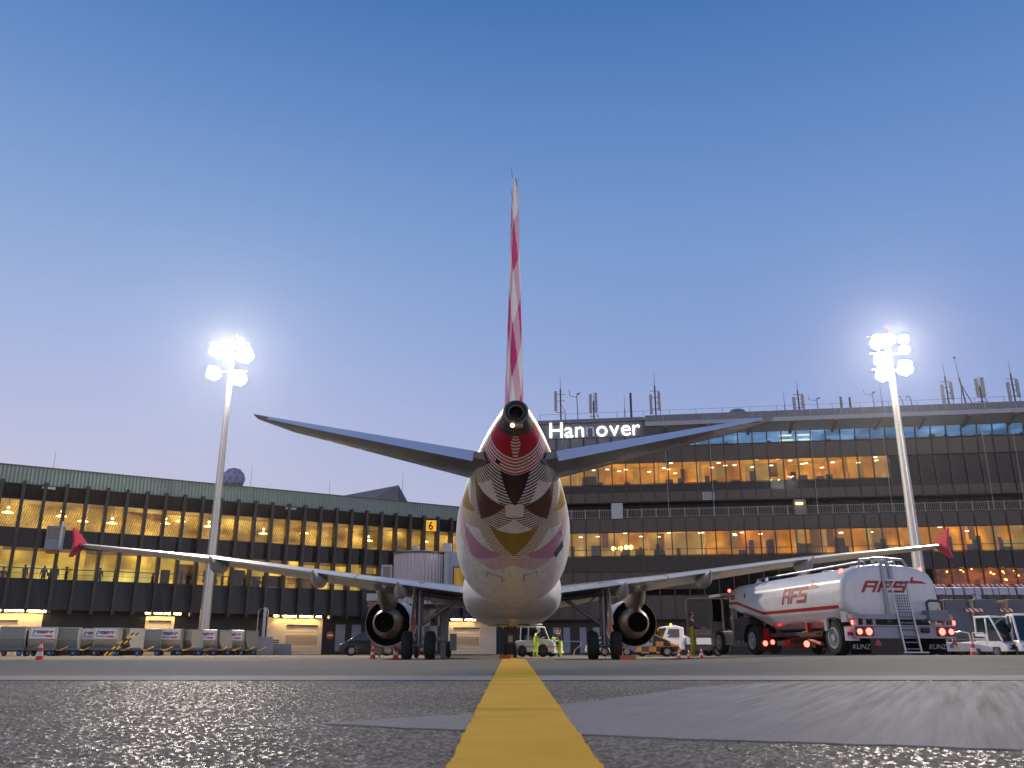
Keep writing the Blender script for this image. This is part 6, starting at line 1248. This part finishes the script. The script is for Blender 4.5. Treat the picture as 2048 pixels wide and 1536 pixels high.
# ------------------------------------------------------------------ people
def person(label, loc, rz, colours, pose=None, s=1.0, hair=HAIR):
    """colours: material for 'top','legs','shoes','skin','hand'"""
    J = {'pelvis': ((0, 0, .96), (.165, .12)), 'belly': ((0, 0, 1.12), (.15, .115)), 'chest': ((0, .0, 1.33), (.175, .125)), 'neck': ((0, .005, 1.49), (.062, .062)), 'jaw': ((0, -.015, 1.565), (.066, .072)), 'head': ((0, -.005, 1.655), (.082, .098)), 'crown': ((0, .005, 1.735), (.062, .075)), 'nose': ((0, -.118, 1.635), (.016, .02))}
    E = [('pelvis', 'belly'), ('belly', 'chest'), ('chest', 'neck'), ('neck', 'jaw'), ('jaw', 'head'), ('head', 'crown'), ('head', 'nose')]
    for n, sd in (('l', 1), ('r', -1)):
        J.update({n + 'ear': ((sd * .098, .005, 1.645), (.014, .026)), n + 'sho': ((sd * .195, .0, 1.42), (.07, .07)), n + 'elb': ((sd * .25, .03, 1.15), (.052, .052)), n + 'wri': ((sd * .26, -.05, .92), (.034, .03)), n + 'hnd': ((sd * .262, -.075, .845), (.032, .02)),
                  n + 'hip': ((sd * .095, 0, .88), (.098, .1)), n + 'kne': ((sd * .105, -.015, .5), (.068, .068)), n + 'ank': ((sd * .11, .03, .1), (.05, .05)), n + 'toe': ((sd * .125, -.14, .045), (.045, .038))})
        E += [('head', n + 'ear'), ('chest', n + 'sho'), (n + 'sho', n + 'elb'), (n + 'elb', n + 'wri'), (n + 'wri', n + 'hnd'), ('pelvis', n + 'hip'), (n + 'hip', n + 'kne'), (n + 'kne', n + 'ank'), (n + 'ank', n + 'toe')]
    for k, v in (pose or {}).items(): J[k] = (v, J[k][1])
    for n, sd in (('l', 1), ('r', -1)):
        h = Vector(J[n + 'hnd'][0]); d = (h - Vector(J[n + 'wri'][0])).normalized(); side = Vector((0, -1, 0)) if abs(d.y) < .8 else Vector((sd, 0, 0)); side = (side - d * side.dot(d)).normalized()
        for q in range(4):
            t = (q - 1.5) * .019; J[f'{n}fin{q}'] = (tuple(h + side * t * 1.2 + d * (.075 + (.012 if q in (1, 2) else 0))), (.010, .010)); E.append((n + 'hnd', f'{n}fin{q}'))
        J[n + 'thu'] = (tuple(h + side * .05 + d * .02), (.011, .011)); E.append((n + 'wri', n + 'thu'))
    names = list(J); me = bpy.data.meshes.new('skeleton'); me.from_pydata([J[k][0] for k in names], [(names.index(a), names.index(c)) for a, c in E], [])
    o = bpy.data.objects.new('skeleton', me); col.objects.link(o); o.modifiers.new('skin', 'SKIN'); sb = o.modifiers.new('sub', 'SUBSURF'); sb.levels = 1; sb.render_levels = 1
    for i, k in enumerate(names): me.skin_vertices[0].data[i].radius = J[k][1]; me.skin_vertices[0].data[i].use_root = (k == 'pelvis')
    dg = bpy.context.evaluated_depsgraph_get(); dg.update(); m2 = bpy.data.meshes.new_from_object(o.evaluated_get(dg)); bpy.data.objects.remove(o)
    ms = [colours['top'], colours['legs'], colours['shoes'], colours['skin'], colours.get('sleeve', colours['top']), colours.get('waist', colours['top'])]
    m2.materials.clear()
    for m in ms: m2.materials.append(m)
    def reg(k):
        k2 = k[1:] if k[0] in 'lr' and k[1:] in ('ear', 'sho', 'elb', 'wri', 'hnd', 'hip', 'kne', 'ank', 'toe', 'thu', 'fin0', 'fin1', 'fin2', 'fin3') else k
        return {'pelvis': 1, 'belly': 5, 'chest': 0, 'sho': 4, 'elb': 4, 'hip': 1, 'kne': 1, 'ank': 1, 'toe': 2}.get(k2, 3)
    P = np.array([J[k][0] for k in names]); RG = [reg(k) for k in names]; segs = [(names.index(a), names.index(c)) for a, c in E]
    for p in m2.polygons:
        c = np.array(p.center); best = 9; bi = 0
        for a, d in segs:
            v = P[d] - P[a]; t = np.clip(np.dot(c - P[a], v) / max(1e-9, np.dot(v, v)), 0, 1); q = np.linalg.norm(c - P[a] - v * t)
            if q < best: best = q; bi = a if t < .5 else d
        p.material_index = RG[bi]; p.use_smooth = True
    ob = bpy.data.objects.new('person', m2); col.objects.link(ob); tag(ob, label, 'person'); ob.location = loc; ob.rotation_euler = (0, 0, rz); ob.scale = (s,) * 3
    hd = Vector(J['head'][0]); b = MB(); b.ball((hd.x, hd.y + .014, hd.z + .035), .102, 14, 8, 0, (.9, 1.02, .88)); h = b.build('hair', hair, ob)
    return ob
CREW = dict(top=HIVIS, legs=mat('hi_vis_trousers', C(186, 222, 40), .7, noise=.15), shoes=BLACK, skin=SKIN, sleeve=NAVY, waist=HIVIS)
x = xat(1072, 55.6); p1 = person('person in yellow hi-vis vest and trousers writing on the tug bonnet', (x, 55.6, 0), R(118), CREW, {'chest': (0, -.1, 1.31), 'neck': (0, -.15, 1.46), 'jaw': (0, -.2, 1.53), 'head': (0, -.2, 1.62), 'crown': (0, -.19, 1.7), 'nose': (0, -.31, 1.58), 'lear': (.098, -.2, 1.61), 'rear': (-.098, -.2, 1.61), 'lsho': (.19, -.1, 1.4), 'rsho': (-.19, -.1, 1.4), 'lelb': (.24, -.2, 1.14), 'lwri': (.17, -.42, 1.15), 'lhnd': (.15, -.5, 1.16), 'relb': (-.24, -.2, 1.14), 'rwri': (-.17, -.42, 1.15), 'rhnd': (-.15, -.5, 1.16), 'lkne': (.13, -.03, .5), 'lank': (.17, .1, .1), 'ltoe': (.18, -.07, .045)}, hair=mat('grey_hair', C(150, 146, 140), .7))
b = MB(); b.lathe((0, -.05, 1.2), (0, 0, 1), [(0, .175), (.05, .178)], 20); b.lathe((.105, 0, .3), (0, 0, 1), [(0, .078), (.05, .08)], 14); b.lathe((-.105, 0, .3), (0, 0, 1), [(0, .078), (.05, .08)], 14); b.build('reflective_bands', REFL, p1)
x = xat(1113, 58.6); p2 = person('person in dark jacket holding a yellow object behind the tug bonnet', (x, 58.6, 0), R(20), dict(top=NAVY, legs=NAVY, shoes=BLACK, skin=SKIN), {'relb': (-.25, -.1, 1.16), 'rwri': (-.12, -.32, 1.15), 'rhnd': (-.08, -.39, 1.16)})
b = MB(); b.ball((0, 0, 0), .13, 12, 8, 0, (1, .7, 1)); o = tag(b.build('ear_defenders', HIVIS), 'yellow ear defenders held by the person in the dark jacket', 'ear defenders'); o.location = (x - .2, 58.15, 1.12)
x = xat(1120, 56.2); p3 = person('person in black jacket and hi-vis trousers facing the tug', (x, 56.2, 0), R(-70), dict(top=mat('black_jacket', C(20, 20, 24), .8), legs=CREW['legs'], shoes=BLACK, skin=SKIN), {'lelb': (.26, -.06, 1.16), 'lwri': (.22, -.22, 1.0), 'lhnd': (.21, -.28, .98)}, .97)
b = MB(); b.lathe((.105, 0, .28), (0, 0, 1), [(0, .078), (.05, .08)], 14); b.lathe((-.105, 0, .28), (0, 0, 1), [(0, .078), (.05, .08)], 14); b.build('reflective_bands', REFL, p3)
x = xat(1386, 37.2); p4 = person('worker in grey hoodie and yellow bib trousers reaching into the open fuel truck cab', (x, 37.2, gz(x, 37.2)), R(78), dict(top=GREYCL, legs=mat('yellow_bib_trousers', C(176, 178, 24), .75, noise=.15), shoes=REFL, skin=SKIN, waist=MATS.get('yellow_bib_trousers') or mat('yellow_bib_trousers', C(176, 178, 24), .75)), {'chest': (0, -.06, 1.33), 'relb': (-.24, -.28, 1.18), 'rwri': (-.2, -.5, 1.1), 'rhnd': (-.19, -.58, 1.08), 'lelb': (.25, -.22, 1.2), 'lwri': (.2, -.46, 1.18), 'lhnd': (.19, -.54, 1.18), 'lkne': (.11, -.1, .52), 'lank': (.12, .0, .1), 'ltoe': (.13, -.17, .045), 'rank': (-.12, .12, .1), 'rtoe': (-.13, -.05, .045)}, 1.02)
# travellers behind the glass of the lower hall
dk = mat('backlit_clothing', C(40, 34, 36), .85); pv = [person('x', (0, 0, 0), 0, dict(top=dk, legs=NAVY, shoes=BLACK, skin=SKIN)), person('x', (0, 0, 0), 0, dict(top=NAVY, legs=dk, shoes=BLACK, skin=SKIN), {'lelb': (.3, -.1, 1.2), 'lwri': (.2, -.25, 1.38), 'lhnd': (.15, -.26, 1.45)})]
places = [(8, 'by the far end of the lower hall'), (52, 'left of the first dark column'), (92, 'in a group of three, arm raised'), (104, 'in a group of three, middle'), (116, 'in a group of three, nearest the wing tip fence'), (138, 'just behind the red wing tip fence'), (157, 'between two mullions past the wing tip fence'), (205, 'alone under the pale strip of counters'), (238, 'standing tall before the bright counter'),
          (312, 'beside the blue lit screen'), (372, 'bent beside another before the mast'), (388, 'taller of two before the mast'), (437, 'just past the mast'), (455, 'alone past the mast, near the flap fairing'), (505, 'under the wing between two mullions'), (525, 'under the wing, near the second flap fairing')]
for k, (u, w) in enumerate(places):
    t = tl(u, 6.5); off = 1.5 + .5 * (k % 3); X_, Y_ = OL[0] + DL[0] * t - DL[1] * off, OL[1] + DL[1] * t + DL[0] * off; t2 = off * .2
    o = pv[k % 2]
    if k > 1: o = dup(pv[k % 2], (0, 0, 0))
    o.location = (X_, Y_, 5.4 - .32 * (k % 3 == 0)); o.rotation_euler = (0, 0, rng.uniform(0, 6)); o['label'] = 'dark backlit traveller ' + w; o['group'] = 'travellers behind the terminal glass'
